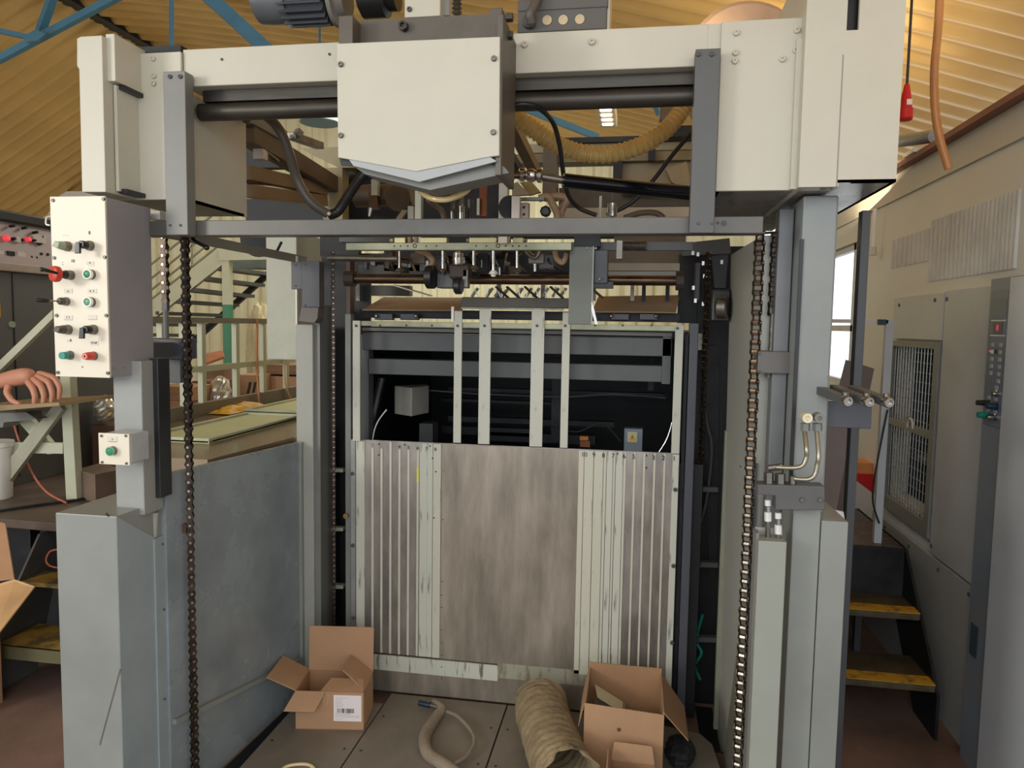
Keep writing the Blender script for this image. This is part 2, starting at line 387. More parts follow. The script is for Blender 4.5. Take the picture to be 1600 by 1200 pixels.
MB().box(sx0-.01, sx1+.01, Yo+.03, Yo+.04, sz-.05, zt2).build('slot', BLACK, t)
MB().box(x3-.002, x3+.001, Yo-.001, Yo+.001, zb2, sz-.06).build('seam', GINK, t)
MB().box(x2, x2+.012, Yo+.012, 2.6, zb2, zt2).build('step_panel', CREAM, t)
MB().box(x4-.012, x4, Yo+.012, 2.90, zb3, zt2).build('outer_side_panel', CREAM, t)
MB().box(x0, x3, G, 3.02, zb, zb+.008).build('bottom_panel', mat('grey underside', (150, 150, 146), .25, .3, var=.1), t)
MB().box(x3, x4, Yo, 2.90, zb3, zb3+.008).build('bottom_panel', mat('grey underside', (150, 150, 146), .25), t)
MB().box(x1-.03, x1+.0, G-.03, G-.012, zb, bt-.06).build('bracket_plate', CREAM, t)
for a, b_ in ((1150, 52), (1149, 83), (1148, 96), (1245, 48), (1243, 79), (1222, 93)): screw(t, P(a, b_, G-.012), .0085, 2)
# hangers and cross bar
for i, (a, b, c, d, lab) in enumerate(((257, 111, 291, 367, 'upright mid grey hanger bar in front of the left cream cover'),
                                     (1082, 76, 1121, 364, 'upright dark grey hanger bar bolted over the right end of the beam'))):
    p = P((a+c)/2, d, 2.10)
    t = thing('hanger_bar', lab, 'bar', p, 'hanger bars of the feeder front')
    M = (MIDG, DARKG)[i]
    B(a, b, c, d, 2.095, .045).build('flat_bar', M, t, bevel=.002)
    for (u, v) in ((a+9, b+9), (c-9, b+9), (a+9, d-15), (c-9, d-15)): screw(t, P(u, v, 2.095), .0065 if v < 200 else .004, 1)
t = thing('cross_bar', 'long dark grey flat bar running across the whole feeder front at eye height', 'bar', P(700, 367, 2.15))
z0, z1 = pz(700, 367, 2.15), pz(700, 342, 2.15)
MB().box(px_(222, 355, 2.15), px_(1192, 350, 2.15), 2.142, 2.20, z0, z1).build('flat_bar', mat('worn grey bar', (92, 90, 85), .38, .2, var=.15, scale=6), t, bevel=.002)
MB().lathe(P(1131, 349, 2.142), (0, -1, 0), [(-.002, .008), (.001, .008), (.001, .0)]).build('hole', BLACK, t)
screw(t, P(1122, 348, 2.142), .004, 1)
for a, lab in ((262, 'narrow grey corner bracket'),):
    B(232, 330, 250, 343, 2.2, .03).build('corner_bracket', PLAST, t)
MB().box(px_(240, 355, 2.2), px_(246, 355, 2.2), 2.2, 3.3, z0+.006, z1-.006).build('return_bar', MIDG, t)
# central drive housing
Yc = 1.93
t = thing('drive_housing', 'cream box cover with a pointed lower edge hanging at the centre of the beam', 'cover', P(660, 280, 2.0))
mb = MB(); mb.ppoly([(526, 68), (781, 57), (780, 243), (765, 245), (650, 268), (545, 249), (528, 246)], Yc, .012); mb.build('front_panel', CREAM, t, bevel=.002)
BLG = mat('light blue grey sheet', (168, 174, 174), .4, var=.06)
MB().ppoly([(545, 249), (650, 268), (765, 245), (776, 252), (655, 284), (552, 259)], Yc+.004, .008).build('folded_lip', BLG, t)
MB().ppoly([(552, 259), (655, 284), (776, 252), (789, 262), (795, 270), (672, 297), (570, 272)], Yc+.03, .10).build('lower_trim', MIDG, t)
MB().ppoly([(530, 247), (545, 247), (550, 259), (533, 258)], Yc+.016, .006).build('corner_gap', BLACK, t)
MB().ppoly([(765, 245), (780, 243), (782, 254), (768, 257)], Yc+.016, .006).build('corner_gap', BLACK, t)
xr = px_(781, 150, Yc)
MB().box(xr-.012, xr+.004, Yc+.012, G+.0, pz(790, 272, Yc), pz(790, 18, Yc)).build('side_plate', mat('brown grey steel', (98, 92, 84), .45, .3, var=.15), t, bevel=.002)
xl = px_(527, 150, Yc)
MB().box(xl, xl+.012, Yc+.012, G, pz(530, 245, Yc), pz(530, 70, Yc)).build('side_plate', mat('brown grey steel', (98, 92, 84), .45), t)
BP = mat('brown grey steel', (98, 92, 84), .45)
B(530, 28, 770, 80, 2.10, .012).build('back_plate', BP, t)
B(529, 24, 551, 80, 2.04, .06).build('post', BP, t, bevel=.002); B(765, 12, 784, 80, 2.0, .06).build('post', BP, t, bevel=.002)
MB().lathe(P(632, 43, 2.10), (0, -1, 0), [(0, .014), (.02, .014), (.02, .008), (.012, .008), (.012, 0)], 6).build('hex_nut', DSTEEL, t)
for a, b_ in ((533, 101), (772, 92), (533, 212), (771, 207)): screw(t, P(a, b_, Yc), .0075, 0)
for b_ in (28, 56): MB().lathe(P(791, b_, 2.02), (1, 0, 0), [(0, .012), (.018, .012), (.018, 0)], 6).build('bolt', DSTEEL, t)
# motor above the beam
t = thing('electric_motor', 'blue grey finned electric motor lying above the beam left of centre', 'motor', P(470, 40, 2.45))
YM = 2.45; c0 = P(432, -2, YM); c1 = P(520, -2, YM); r = .085
mt = mat('motor paint', (84, 88, 94), .4, .2, var=.08)
MB().lathe(P(402, -2, YM), (1, 0, 0), [(0, .055), (.01, .082), (.055, .086), (.11, .085), (.125, .08)], 28).build('fan_cover', mat('fan cover paint', (110, 114, 120), .35, .3), t, smooth=True)
mb = MB(); mb.lathe(c0, (1, 0, 0), [(.03, .072), (.19, .072)], 28)
for i in range(22):
    a = 2*math.pi*i/22; u = Vector((0, math.cos(a), math.sin(a)))
    mb.bar(c0+Vector((.035, 0, 0))+u*.08, c0+Vector((.19, 0, 0))+u*.08, .004, .026, up=u)
mb.build('finned_body', mt, t)
MB().lathe(P(523, -2, YM), (1, 0, 0), [(0, .09), (.014, .09), (.02, .07), (.045, .06)], 28).build('end_flange', mat('motor flange paint', (120, 118, 112), .4), t, smooth=True)
MB().lathe(P(563, -4, YM), (1, 0, 0), [(0, .05), (.01, .068), (.09, .068), (.1, .05), (.13, .05)], 28).build('gear_case', BLACK, t, smooth=True)
t = thing('white_gearbox', 'small cream box above the beam between the motor and the terminal box', 'box', P(668, 25, 2.3))
B(632, -40, 688, 26, 2.3, .12).build('box_body', CREAM, t, bevel=.003); screw(t, P(640, 15, 2.3), .008, 1)
B(688, -40, 702, 24, 2.34, .1).build('side_plate', GREYP, t)
mb = MB(); 
for i in range(9): mb.lathe(P(714, 22-7*i, 2.3), (0, 0, 1), [(0, .012), (.004, .016), (.008, .012)], 12)
mb.build('spring_conduit', STEELD, t)
# terminal box
t = thing('terminal_box', 'dark grey terminal box with three round cream blanking plugs on top of the beam', 'terminal box', P(880, 46, 2.2))
YT = 2.18
B(809, 12, 948, 48, YT, .12).build('box_body', mat('terminal box grey', (88, 86, 82), .45, var=.06), t, bevel=.003)
B(809, -4, 950, 14, YT-.004, .13).build('lid', mat('terminal box grey', (88, 86, 82), .45), t, bevel=.003)
B(949, -20, 953, 46, YT+.01, .12).build('side_label_strip', CREAM, t)
for a, b_ in ((855, 32), (880, 31.5), (906, 30.5)):
    MB().lathe(P(a, b_, YT), (0, -1, 0), [(0, .0135), (.003, .0135), (.003, .009), (.002, .009), (.002, 0)], 16).build('blanking_plug', mat('plug cream', (204, 184, 150), .5), t)
hosemb([P(830, 36, YT-.025), P(828, 22, YT-.035), P(835, 8, YT-.03), P(843, -20, YT-.02)], .013, 12).build('cable_elbow', GREYH, t, smooth=True)
MB().lathe(P(828, 36, YT), (0, -1, 0), [(0, .019), (.02, .019), (.026, .012)], 12).build('cable_gland', DARKG, t)
# round duct behind
t = thing('round_drum', 'brownish round drum rim rising behind the right part of the beam', 'drum', P(1170, 60, 3.0))
MB().lathe(P(1165, 105, 3.0), (0.1, -1, 0), [(0, .235), (.02, .235), (.03, .22), (.03, 0)], 40).build('drum_end', mat('drum brown', (176, 146, 122), .5), t)
MB().lathe(P(1165, 105, 3.0), (0.1, 1, 0), [(0, .23), (.3, .23)], 40).build('drum_shell', mat('drum brown', (176, 146, 122), .5), t, smooth=True)

# ================================================================== LEFT CONTROL BOX
YK = 1.95
t = thing('control_box', 'ivory faced control box with two columns of switches on the upper left of the feeder', 'control panel', P(125, 588, 2.05))
xa, xb = px_(84, 448, YK), px_(169, 446, YK); za, zb_ = pz(125, 589, YK), pz(125, 307, YK)
MB().box(xa, xb, YK-.004, YK+.003, za, zb_).build('face_plate', WHITEP, t, bevel=.0012)
xs = xb
MB().box(xa+.004, xs-.0, YK+.003, PX(238, 446, xs).y, za+.002, zb_-.003).build('box_body', mat('control box grey', (146, 144, 146), .38, var=.05), t, bevel=.002)
def KP(a, b_): return P(a, b_, YK-.004)
for a, b_ in ((83, 313), (162, 311), (85, 403), (164, 402), (89, 493), (166.5, 493), (91, 582), (169, 583)): screw(t, KP(a, b_), .0052, 0)
# printed labels
def lab(a, b_, w, h, txt=None, sz=.008, under=True):
    c = KP(a, b_); s = YK/FPX
    MB().box(c.x-w*s/2, c.x+w*s/2, YK-.0052, YK-.004, c.z-h*s/2, c.z+h*s/2).build('label_plate', mat('label grey', (214, 207, 192), .5, var=.02), t)
    if under: MB().box(c.x-w*s/2, c.x+w*s/2, YK-.0058, YK-.005, c.z-h*s/2-.001, c.z-h*s/2).build('label_line', GINK, t)
    if txt: text(txt, (c.x, YK-.0056, c.z), sz, INK, t)
lab(107, 496, 17, 8, '1 1', .010); lab(145, 495.5, 17, 8); lab(107, 455, 16, 8, 'o', .010, False); lab(144, 455, 18, 8, 'A  2', .009, False)
lab(147.5, 536, 16, 8, 'STOP', .0085, False); lab(141, 411, 15, 6, '+', .012, False)
for a, b_, s_, z_ in ((103, 366, '. . .', .014), (140, 364, '8', .014), (114, 408, '10', .013), (98, 411, ':', .018), (143, 415.5, '-  -  -', .010), (109, 532, ': A', .013), (129, 573, 'o', .010)):
    c = KP(a, b_); text(s_, (c.x, YK-.0046, c.z), z_, INK, t)
def base(a, b_, r=.0155, d=.014, M=STEELD):
    c = KP(a+7, b_); return c
LASTC = []
def ring(a, b_, r=.0145, d=.02):
    c = KP(a, b_); LASTC[:] = [lambda par: MB().lathe(c, (0, -1, 0), [(0, r), (d*.35, r), (d*.5, r*.93), (d, r*.9), (d, r*.5)], 20).build('collar', STEELD, par, smooth=True)]; return c+Vector((0, -d, 0))
def rotary(a, b_, M, kind):
    c = ring(a, b_)
    if kind == 'pointer':
        mb = MB(); mb.lathe(c, (0, -1, 0), [(-.006, .0125), (.004, .0125), (.018, .0105), (.018, 0)], 18)
        kn = mb.build('selector_knob', M, t, smooth=True); LASTC[0](kn)
        mb = MB(); mb.prism([c+Vector((-.0135, -.004, -.004)), c+Vector((-.004, -.004, .011)), c+Vector((.012, -.004, .006)), c+Vector((.006, -.004, -.009))], (0, -.022, 0)); mb.build('pointer_grip', M, kn, bevel=.0015)
    else:
        kn = MB().lathe(c, (0, -1, 0), [(-.004, .0115), (.016, .0115), (.019, .010), (.019, 0)], 18)
        kn = kn.build('selector_knob', M, t, smooth=True); LASTC[0](kn)
        MB().prism([c+Vector((-.011, -.017, .006)), c+Vector((.002, -.017, .004)), c+Vector((.001, -.017, -.026)), c+Vector((-.015, -.017, -.026))], (0, -.008, 0)).build('lever_handle', M, kn, bevel=.0012)
rotary(106, 385, PALEG, 'pointer'); rotary(141, 384, BLACK, 'lever')
rotary(107, 515, mat('dark brown plastic', (70, 62, 56), .4), 'pointer'); rotary(147, 515, BLACK, 'lever')
def push(a, b_, M, d=.006):
    c = ring(a, b_, .0145, .014)
    bt_ = MB().lathe(c, (0, -1, 0), [(-.002, .0105), (d, .0105), (d+.001, .009), (d+.001, 0)], 20).build('push_button', M, t, smooth=True); LASTC[0](bt_)
    MB().lathe(c, (0, -1, 0), [(-.004, .0145), (.004, .0150), (.0055, .0142), (.0055, .0112), (.003, .0105)], 24).build('white_bezel', WRING, bt_, smooth=True)
push(143, 429, GREEN); push(143, 472, mat('pale green lens', (96, 150, 118), .3), .0045)
c = ring(111, 430, .014, .022); LASTC[0](t)
MB().lathe(c, (-.35, -1, 0), [(-.004, .011), (.014, .011), (.014, .0)], 16).build('stem', BLACK, t)
e = c+Vector((-.006, -.014, 0))
MB().lathe(e, (-.35, -1, .02), [(0, .012), (.004, .022), (.012, .0235), (.02, .022), (.024, .014), (.024, 0)], 24).build('emergency_stop_knob', RED, t, smooth=True)
c = ring(104, 471, .0125, .016); LASTC[0](t)
MB().lathe(c, (0, -1, 0), [(-.004, .011), (.010, .0105), (.014, .008), (.014, 0)], 12).build('toggle_base', mat('dark brown plastic', (70, 62, 56), .4), t)
MB().cyl(c+Vector((0, -.012, 0)), c+Vector((-.012, -.035, .0)), .0022, 8).build('toggle_rod', STEEL, t)
MB().lathe(c+Vector((-.012, -.035, 0)), (-.5, -.87, .03), [(0, .003), (.006, .006), (.03, .0058), (.034, .003)], 12).build('toggle_grip', BLACK, t, smooth=True)
c = ring(110, 555, .0135, .012); LASTC[0](t)
MB().lathe(c, (0, -1, 0), [(-.003, .011), (.022, .0105), (.022, 0)], 18).build('teal_button', TEAL, t, smooth=True)
c = ring(147, 556, .013, .010); LASTC[0](t)
MB().lathe(c, (0, -1, 0), [(-.003, .0125), (.018, .0115), (.028, .0095), (.028, .006), (.026, .006), (.026, 0)], 20).build('stop_button', RED, t, smooth=True)
MB().lathe(c+Vector((0, -.028, 0)), (0, -1, 0), [(-.001, .0062), (.0005, .0062), (.0005, .0035), (-.001, .0035)], 16).build('stop_ring_mark', mat('pink ring', (240, 170, 150), .4), t)
for a, b_ in ((177, 575), (193, 574)): 
    q = PX(a, b_, xs); MB().lathe((xs, q.y, q.z), (1, 0, 0), [(0, .003), (.0015, .003), (.0015, 0)], 8).build('rivet', MIDG, t)
hosemb([P(78, 352, YK+.05), P(72, 350, YK+.05), P(73, 340, YK+.06), P(80, 338, YK+.07)], .0025, 6).build('wire_loop', WRING, t)
# thin lever in front of the console, pointing left
t = thing('control_lever', 'black lever rod with round knob pointing left past the red mushroom button', 'lever', P(60, 425, 1.87))
MB().cyl(P(90, 427, 1.87), P(64, 420, 1.83), .004, 10, .0055).build('rod', BLACK, t, smooth=True)
MB().ball(P(66, 421, 1.83), .0065).build('knob', BLACK, t, smooth=True)
# push button box on the column
t = thing('push_button_box', 'small ivory box with a single green button on the left column', 'push button box', P(188, 728, 2.0))
Yb = 1.95; A0 = P(155, 676, Yb); A1 = P(204, 727, Yb)
MB().box(A0.x, A1.x, Yb-.004, Yb+.002, A1.z, A0.z).build('face_plate', WHITEP, t, bevel=.001)
MB().box(A0.x+.002, A1.x, Yb+.002, 2.04, A1.z+.002, A0.z-.002).build('box_body', mat('box side grey', (178, 182, 184), .35), t, bevel=.006)
for a, b_ in ((159, 681), (197, 681), (160, 722), (198, 724)): screw(t, P(a, b_, Yb-.004), .004, 0)
c = P(177, 704, Yb-.004)
MB().lathe(c, (0, -1, 0), [(0, .0135), (.012, .013), (.012, .009)], 20).build('collar', STEELD, t, smooth=True)
MB().lathe(c+Vector((0, -.010, 0)), (0, -1, 0), [(0, .0135), (.006, .0135), (.007, .011), (.005, .0098)], 20).build('button_bezel', mat('green ring', (90, 170, 128), .3), t, smooth=True)
MB().lathe(c+Vector((0, -.012, 0)), (0, -1, 0), [(0, .0098), (.006, .0098), (.007, 0)], 20).build('green_button', GREEN, t, smooth=True)
q = P(176, 686, Yb-.0045); MB().box(q.x-.015, q.x+.015, Yb-.0055, Yb-.004, q.z-.007, q.z+.007).build('label_plate', mat('label grey', (214, 207, 192), .5), t)
MB().box(q.x-.014, q.x+.014, Yb-.0058, Yb-.005, q.z-.0085, q.z-.0065).build('label_line', GINK, t)
text('o', (q.x, Yb-.006, q.z), .008, INK, t)
# ================================================================== LEFT COLUMN AND PILLAR
t = thing('support_column', 'pale grey upright column under the left control box with a dark guide rail', 'column', P(215, 780, 2.1))
xc0, xc1 = px_(184, 680, 2.06), px_(228, 680, 2.06); z0 = 1.04
z1 = 1.52
MB().box(xc0, xc1, 2.045, 2.14, z0, z1).build('column_body', MIDG if 0 else mat('column grey', (150, 152, 148), .4, var=.06), t, bevel=.003)
MB().box(px_(221, 680, 2.07), px_(236, 680, 2.12), 2.06, 2.16, z0, z1).build('side_channel', DARKG, t, bevel=.002)
MB().box(px_(236, 680, 2.1), px_(249, 680, 2.1), 2.10, 2.16, pz(240, 778, 2.1), pz(240, 560, 2.1)).build('guide_rail', mat('dark rail steel', (58, 60, 62), .35, .5), t, bevel=.002)
MB().cyl(P(242, 800, 2.12), P(240, 838, 2.12), .012, 12).build('lower_rod', GREYP, t, smooth=True)
t = thing('machine_pillar', 'wide blue grey sheet steel pillar casing at the left front with a scratched face', 'casing', (-1.6, 2.0, 0))
yf = 1.94; pz0 = 1.062
A = px_(93, 1000, yf); Bx = px_(187, 1000, yf)
MB().box(A, Bx, yf, 2.42, 0, pz0).build('casing_body', GREYB, t, bevel=.003)
xw = px_(258, 1000, 2.15)
mb = MB(); mb.hexa([(Bx-.004, yf+.002, 0), (Bx, yf+.001, 0), (xw+.002, 2.15, 0), (xw-.004, 2.155, 0), (Bx-.004, yf+.002, pz0), (Bx, yf+.001, pz0), (xw+.002, 2.15, pz0-.14), (xw-.004, 2.155, pz0-.14)])
mb.build('side_sheet', mat('daylit side paint', (150, 162, 166), .34, var=.08), t)  # lighter and bluer than the front: daylight put into the side colour
MB().box(xw-.012, xw+.006, 2.10, 2.154, 0, pz(255, 836, 2.15)).build('side_flange', mat('daylit side paint', (150, 162, 166), .34), t, bevel=.001)
MB().prism([P(187, 1045, yf-.0005), P(189, 1047, yf-.0005), P(157, 1165, yf-.0005), P(155, 1163, yf-.0005)], (0, .002, 0)).build('scratch', mat('scratch', (96, 92, 84), .6), t)
MB().prism([P(166, 801, yf-.0005), P(171, 806, yf-.0005), P(169, 808, yf-.0005), P(164, 803, yf-.0005)], (0, .002, 0)).build('chip', INK, t)
for a, b_ in ((255, 850), (257, 952), (258, 1092)):
    MB().lathe(P(a, b_, 2.10), (0, -1, 0), [(0, .004), (.003, .004), (.003, 0)], 8).build('rivet', SLATE, t)
# side guard wall of the pile bay
t = thing('side_guard', 'tall scuffed blue grey guard sheet along the left side of the pile bay', 'guard panel', (-1.45, 2.6, 0))
f0, f1 = P(258, 740, 2.15), P(470, 692, 3.0)
wx0, wx1 = -1.49, -1.415; gz = 1.148
MB().hexa([(wx0-.02, 2.15, 0), (wx0, 2.15, 0), (wx1, 3.0, 0), (wx1-.02, 3.0, 0), (wx0-.02, 2.15, gz), (wx0, 2.15, gz), (wx1, 3.0, gz-.02), (wx1-.02, 3.0, gz-.02)]).build('sheet', GUARD, t)
MB().hexa([(wx0, 2.16, .30), (wx0+.014, 2.16, .30), (wx1+.014, 2.96, .16), (wx1, 2.96, .16), (wx0, 2.16, .318), (wx0+.014, 2.16, .318), (wx1+.014, 2.96, .178), (wx1, 2.96, .178)]).build('lower_ledge', GREYB, t)
MB().box(-1.43, -1.405, 2.96, 2.99, 0, 1.13).build('rear_edge', GREYB, t)
# walkway behind the guard
t = thing('walkway', 'brown reflective walkway deck along the left side of the press', 'walkway', (-1.9, 4, 0))
MB().hexa([(-1.70, 2.43, 0), (-1.515, 2.43, 0), (-1.46, 3.0, 0), (-2.12, 3.0, 0), (-1.70, 2.43, 1.145), (-1.515, 2.43, 1.145), (-1.46, 3.0, 1.145), (-2.12, 3.0, 1.145)]).build('front_deck', WALK, t)
MB().box(-2.23, -1.43, 3.0, 6.2, .02, 1.145).build('rear_deck', WALK, t)
for i, (x0, x1, y0, y1, lab_) in enumerate(((-2.02, -1.70, 2.74, 3.60, 'pale green mat with a raised rim on the walkway, nearest one'), (-2.10, -1.78, 3.72, 4.5, 'pale green mat on the walkway behind the first one'))):
    t = thing('walkway_mat', lab_, 'mat', ((x0+x1)/2, (y0+y1)/2, 1.145), 'mats on the walkway')
    MB().box(x0, x1, y0, y1, 1.146, 1.156).build('mat_sheet', MAT_G, t)
    mb = MB()
    for (a0, a1, b0, b1) in ((x0, x1, y0, y0+.02), (x0, x1, y1-.02, y1), (x0, x0+.02, y0+.02, y1-.02), (x1-.02, x1, y0+.02, y1-.02)): mb.box(a0, a1, b0, b1, 1.146, 1.168)
    mb.build('rim', mat('mat rim', (186, 190, 160), .4), t, bevel=.004)
# railing in depth
t = thing('walkway_railing', 'pale green tubular railing beside the walkway with posts and a low sill', 'railing', (-2.25, 3.6, 1.145))
XR = -2.26
mb = MB(); mb.box(XR-.02, XR+.02, 3.0, 6.2, 1.10, 1.21); mb.build('sill', mat('sill grey', (128, 122, 104), .4), t)
MB().bar((XR, 3.0, 1.645), (XR, 6.2, 1.645), .035, .03).build('top_rail', mat('sill grey', (128, 122, 104), .4), t)
MB().bar((XR, 3.0, 1.39), (XR, 6.2, 1.39), .03, .03).build('middle_rail', PALEF, t)
for a in (254, 288, 316, 369, 411, 447):
    q = PX(a, 600, XR); MB().box(XR-.014, XR+.014, q.y-.018, q.y+.018, 1.2, 1.645).build('post', PALEF, t)
t = thing('yellow_bag', 'crumpled yellow plastic bag lying by the railing sill', 'bag', PX(375, 640, -2.17))
mb = MB(); q0 = PX(375, 640, -2.17)
q0.z = 1.147
for i in range(9):
    for j in range(16):
        u, v = i/8, j/15; h = (math.sin(math.pi*u)*math.sin(math.pi*v))**.5
        mb.v.append(q0+Vector(((u-.5)*.13, (v-.5)*.42, .004+h*(.03+random.uniform(-.012, .016)))))
for i in range(8):
    for j in range(15): k = i*16+j; mb.f.append((k, k+1, k+17, k+16))
o = mb.build('crumpled_bag', YELB, t)
def sheetmb(pts, t=.004, mb=None):
    pts = [Vector(p) for p in pts]; n = (pts[1]-pts[0]).cross(pts[2]-pts[0]).normalized()
    return (mb or MB()).prism(pts, n*t)
# ================================================================== OUTER CHAINS
zc = 1.93
pA, pB = P(289, 372, 2.22), P(305, 1150, 2.22)
chain('lift_chain', 'long greasy roller chain hanging in front of the left side guard down to the floor', (pA.x, 2.22, zc), (pA.x, 2.22, .03), .029, .0125, .012, lambda t: 0.0 if t < .25 else min(1.0, (t-.25)*1.7))
t = thing('chain_clip', 'rusty brown clip on the long left chain at waist height', 'clip', P(289, 833, 2.22))
q = P(290, 825, 2.22); MB().box(pA.x-.026, pA.x-.0125, q.y-.008, q.y+.008, q.z-.016, q.z+.016).build('clip_body', mat('rusty clip', (92, 60, 48), .6), t, bevel=.003)
pA2 = P(257, 400, 2.36)
chain('lift_chain', 'short dark roller chain just left of the long left chain, ending in a rod', (pA2.x, 2.36, zc), (pA2.x, 2.36, P(262, 470, 2.36).z), .03, .0125, .012)
t = thing('chain_anchor', 'dark grey anchor block with a rod holding the short left chain', 'anchor', P(260, 560, 2.36))
B(226, 529, 287, 561, 2.34, .08).build('block', SLATE, t, bevel=.003)
B(252, 561, 282, 598, 2.36, .05).build('lower_block', DARKG, t, bevel=.002); MB().box(P(226, 545, 2.16).x-.02, P(226, 545, 2.34).x+.03, 2.161, 2.345, P(232, 556, 2.34).z, P(232, 534, 2.34).z).build('fixing_arm', DARKG, t)
zb = P(262, 470, 2.36).z; ze = P(262, 530, 2.36).z
MB().cyl((pA2.x, 2.36, ze), (pA2.x, 2.36, zb-.03), .0095, 12).build('threaded_rod', MIDG, t, smooth=True)
MB().box(pA2.x-.010, pA2.x+.010, 2.352, 2.368, zb-.035, zb).build('clevis', DARKG, t)
for u, v in ((243, 535), (282, 535), (243, 556), (282, 556)): screw(t, P(u, v, 2.34), .004, 1)
pR = P(1186, 400, 2.30)
chain('lift_chain', 'long roller chain with bright rollers hanging in front of the right column', (pR.x, 2.30, zc), (pR.x, 2.30, .03), .029, .0125, .017, lambda t: 1.15)
pR2 = P(1211, 400, 2.34); ze = P(1208, 490, 2.34).z
chain('lift_chain', 'shorter roller chain right of the long right chain, ending at a rod', (pR2.x, 2.34, zc), (pR2.x, 2.34, ze), .029, .0125, .015, lambda t: 1.15)
t = thing('chain_anchor', 'dark grey square anchor plate with a rod at the end of the shorter right chain', 'anchor', P(1212, 584, 2.3))
B(1184, 549, 1243, 584, 2.28, .09).build('plate', mat('grey brown plate', (98, 94, 92), .4), t, bevel=.003)
MB().cyl((pR2.x, 2.34, P(1208, 549, 2.34).z), (pR2.x, 2.34, ze), .0075, 12).build('threaded_rod', STEELD, t, smooth=True)
MB().cyl((pR2.x-.006, 2.33, P(1208, 590, 2.34).z), (pR2.x-.006, 2.33, P(1208, 583, 2.34).z), .009, 10).build('nut', MIDG, t)
for u, v in ((1187, 553), (1239, 553), (1187, 580), (1239, 580)): screw(t, P(u, v, 2.28), .0035, 1)
for i, (dx, Yy, lb) in enumerate(((pR.x, 2.30, 'right'), (pR2.x, 2.34, 'far right'))):
    q = P(1186, 322, 2.3)
t = thing('chain_guide_pins', 'dark pins and links where the right chains enter the cover underside', 'pin', (pR.x, 2.3, zc-.005))
MB().cyl((pR.x-.05, 2.3, 1.925), (pR.x+.03, 2.3, 1.93), .003, 8).build('pin', BLACK, t); MB().cyl((pR2.x-.04, 2.34, 1.935), (pR2.x+.05, 2.34, 1.94), .003, 8).build('pin', BLACK, t)

# ================================================================== RIGHT COLUMN GROUP
t = thing('bay_wall', 'pale grey inner wall panel along the right side of the pile bay', 'wall panel', (.37, 2.6, 0))
MB().hexa([(.388, 2.36, 0), (.47, 2.36, 0), (.47, 2.98, 0), (.372, 2.98, 0), (.366, 2.36, 1.93), (.47, 2.36, 1.93), (.47, 2.98, 1.93), (.350, 2.98, 1.93)]).build('panel', GREYP, t)
MB().box(.376, .384, 2.40, 2.97, .0, 1.02).build('lower_plate', mat('olive grey plate', (118, 118, 104), .4, var=.1), t)
MB().box(.366, .381, 2.354, 2.362, P(1150, 722, 2.36).z-.9, P(1150, 722, 2.36).z).build('corner_plate', DARKG, t)
screw(t, P(1157, 729, 2.352), .003, 1)
MB().box(.352, .37, 2.96, 2.985, .04, 1.25).build('edge_strip', mat('olive strip', (132, 136, 116), .5), t)
t = thing('main_column', 'tall blue grey square column rising to the right cover housing', 'column', (.5, 2.3, 0))
x0, x1 = P(1249, 450, 2.2).x, P(1304, 450, 2.2).x
MB().box(x0, x1, 2.2, 2.46, 0, 2.02).build('column_body', mat('column blue grey', (138, 143, 141), .36, var=.08), t, bevel=.006)
MB().box(x0-.045, x0-.003, 2.30, 2.36, .0, 2.0).build('side_channel', mat('channel blue grey', (112, 115, 117), .35), t, bevel=.003)
MB().box(x0-.004, x0+.006, 2.196, 2.204, .99, 1.9).build('dark_edge', BLACK, t)
MB().lathe(P(1294, 590, 2.2), (0, -1, 0), [(0, .004), (.002, .004), (.002, 0)], 10).build('plug', MIDG, t)
t = thing('column_cover', 'low blue grey sheet cover with a vertical seam at the foot of the right column', 'cover', (.5, 2.15, 0))
x0, x1, xm = P(1235, 900, 2.1).x, P(1322, 900, 2.1).x, P(1279, 900, 2.1).x
zt_ = P(1260, 795, 2.1).z
MB().box(x0, xm-.002, 2.10, 2.19, 0, zt_).build('left_sheet', GREYB, t, bevel=.002)
MB().box(xm+.001, x1, 2.104, 2.40, 0, P(1300, 815, 2.1).z).build('right_sheet', GREYB, t, bevel=.002)
t = thing('valve_housing', 'narrow pale grey box standing in front of the column foot on the right', 'housing', (.37, 2.08, 0))
xa, xb = P(1183, 900, 2.03).x, P(1227, 900, 2.03).x; zt_ = P(1205, 846, 2.03).z
MB().box(xa, xb, 2.03, 2.095, 0, zt_).build('box_body', mat('pale grey box', (148, 152, 143), .4, var=.05), t, bevel=.002)
MB().box(xa-.004, xa+.004, 2.05, 2.10, 0, zt_+.015).build('side_edge', MIDG, t)
mb = MB(); mb.box(xa, xb, 2.094, 2.098, zt_-.01, zt_+.02); mb.build('rear_lip', GREYP, t)
# valve block with tubes
t = thing('valve_block', 'dark grey hydraulic valve block with bent steel tubes on the right column', 'valve block', P(1240, 797, 2.1))
YV = 2.04
mb = MB().ppoly([(1184, 757), (1289, 760), (1289, 797), (1212, 797), (1212, 775), (1184, 773)], YV, .055); mb.build('block', mat('block grey', (94, 94, 94), .42, .3, var=.12), t, bevel=.002)
for a, b_ in ((1253, 781), (1281, 781)): screw(t, P(a, b_, YV), .0065, 0)
def fit(a, b0, b1, r, Y=YV+.025, n=6, M=STEELD, nm='fitting'):
    return MB().cyl(P(a, b1, Y), P(a, b0, Y), r, n).build(nm, M, t)
fit(1201, 738, 757, .013); fit(1219, 740, 757, .014); fit(1238, 744, 757, .010)
MB().cyl(P(1200, 732, YV+.025), P(1222, 729, YV+.025), .009, 8).build('elbow_fitting', STEELD, t)
tube_m = mat('zinc tube', (168, 164, 146), .3, .8, var=.12)
q = YV+.02
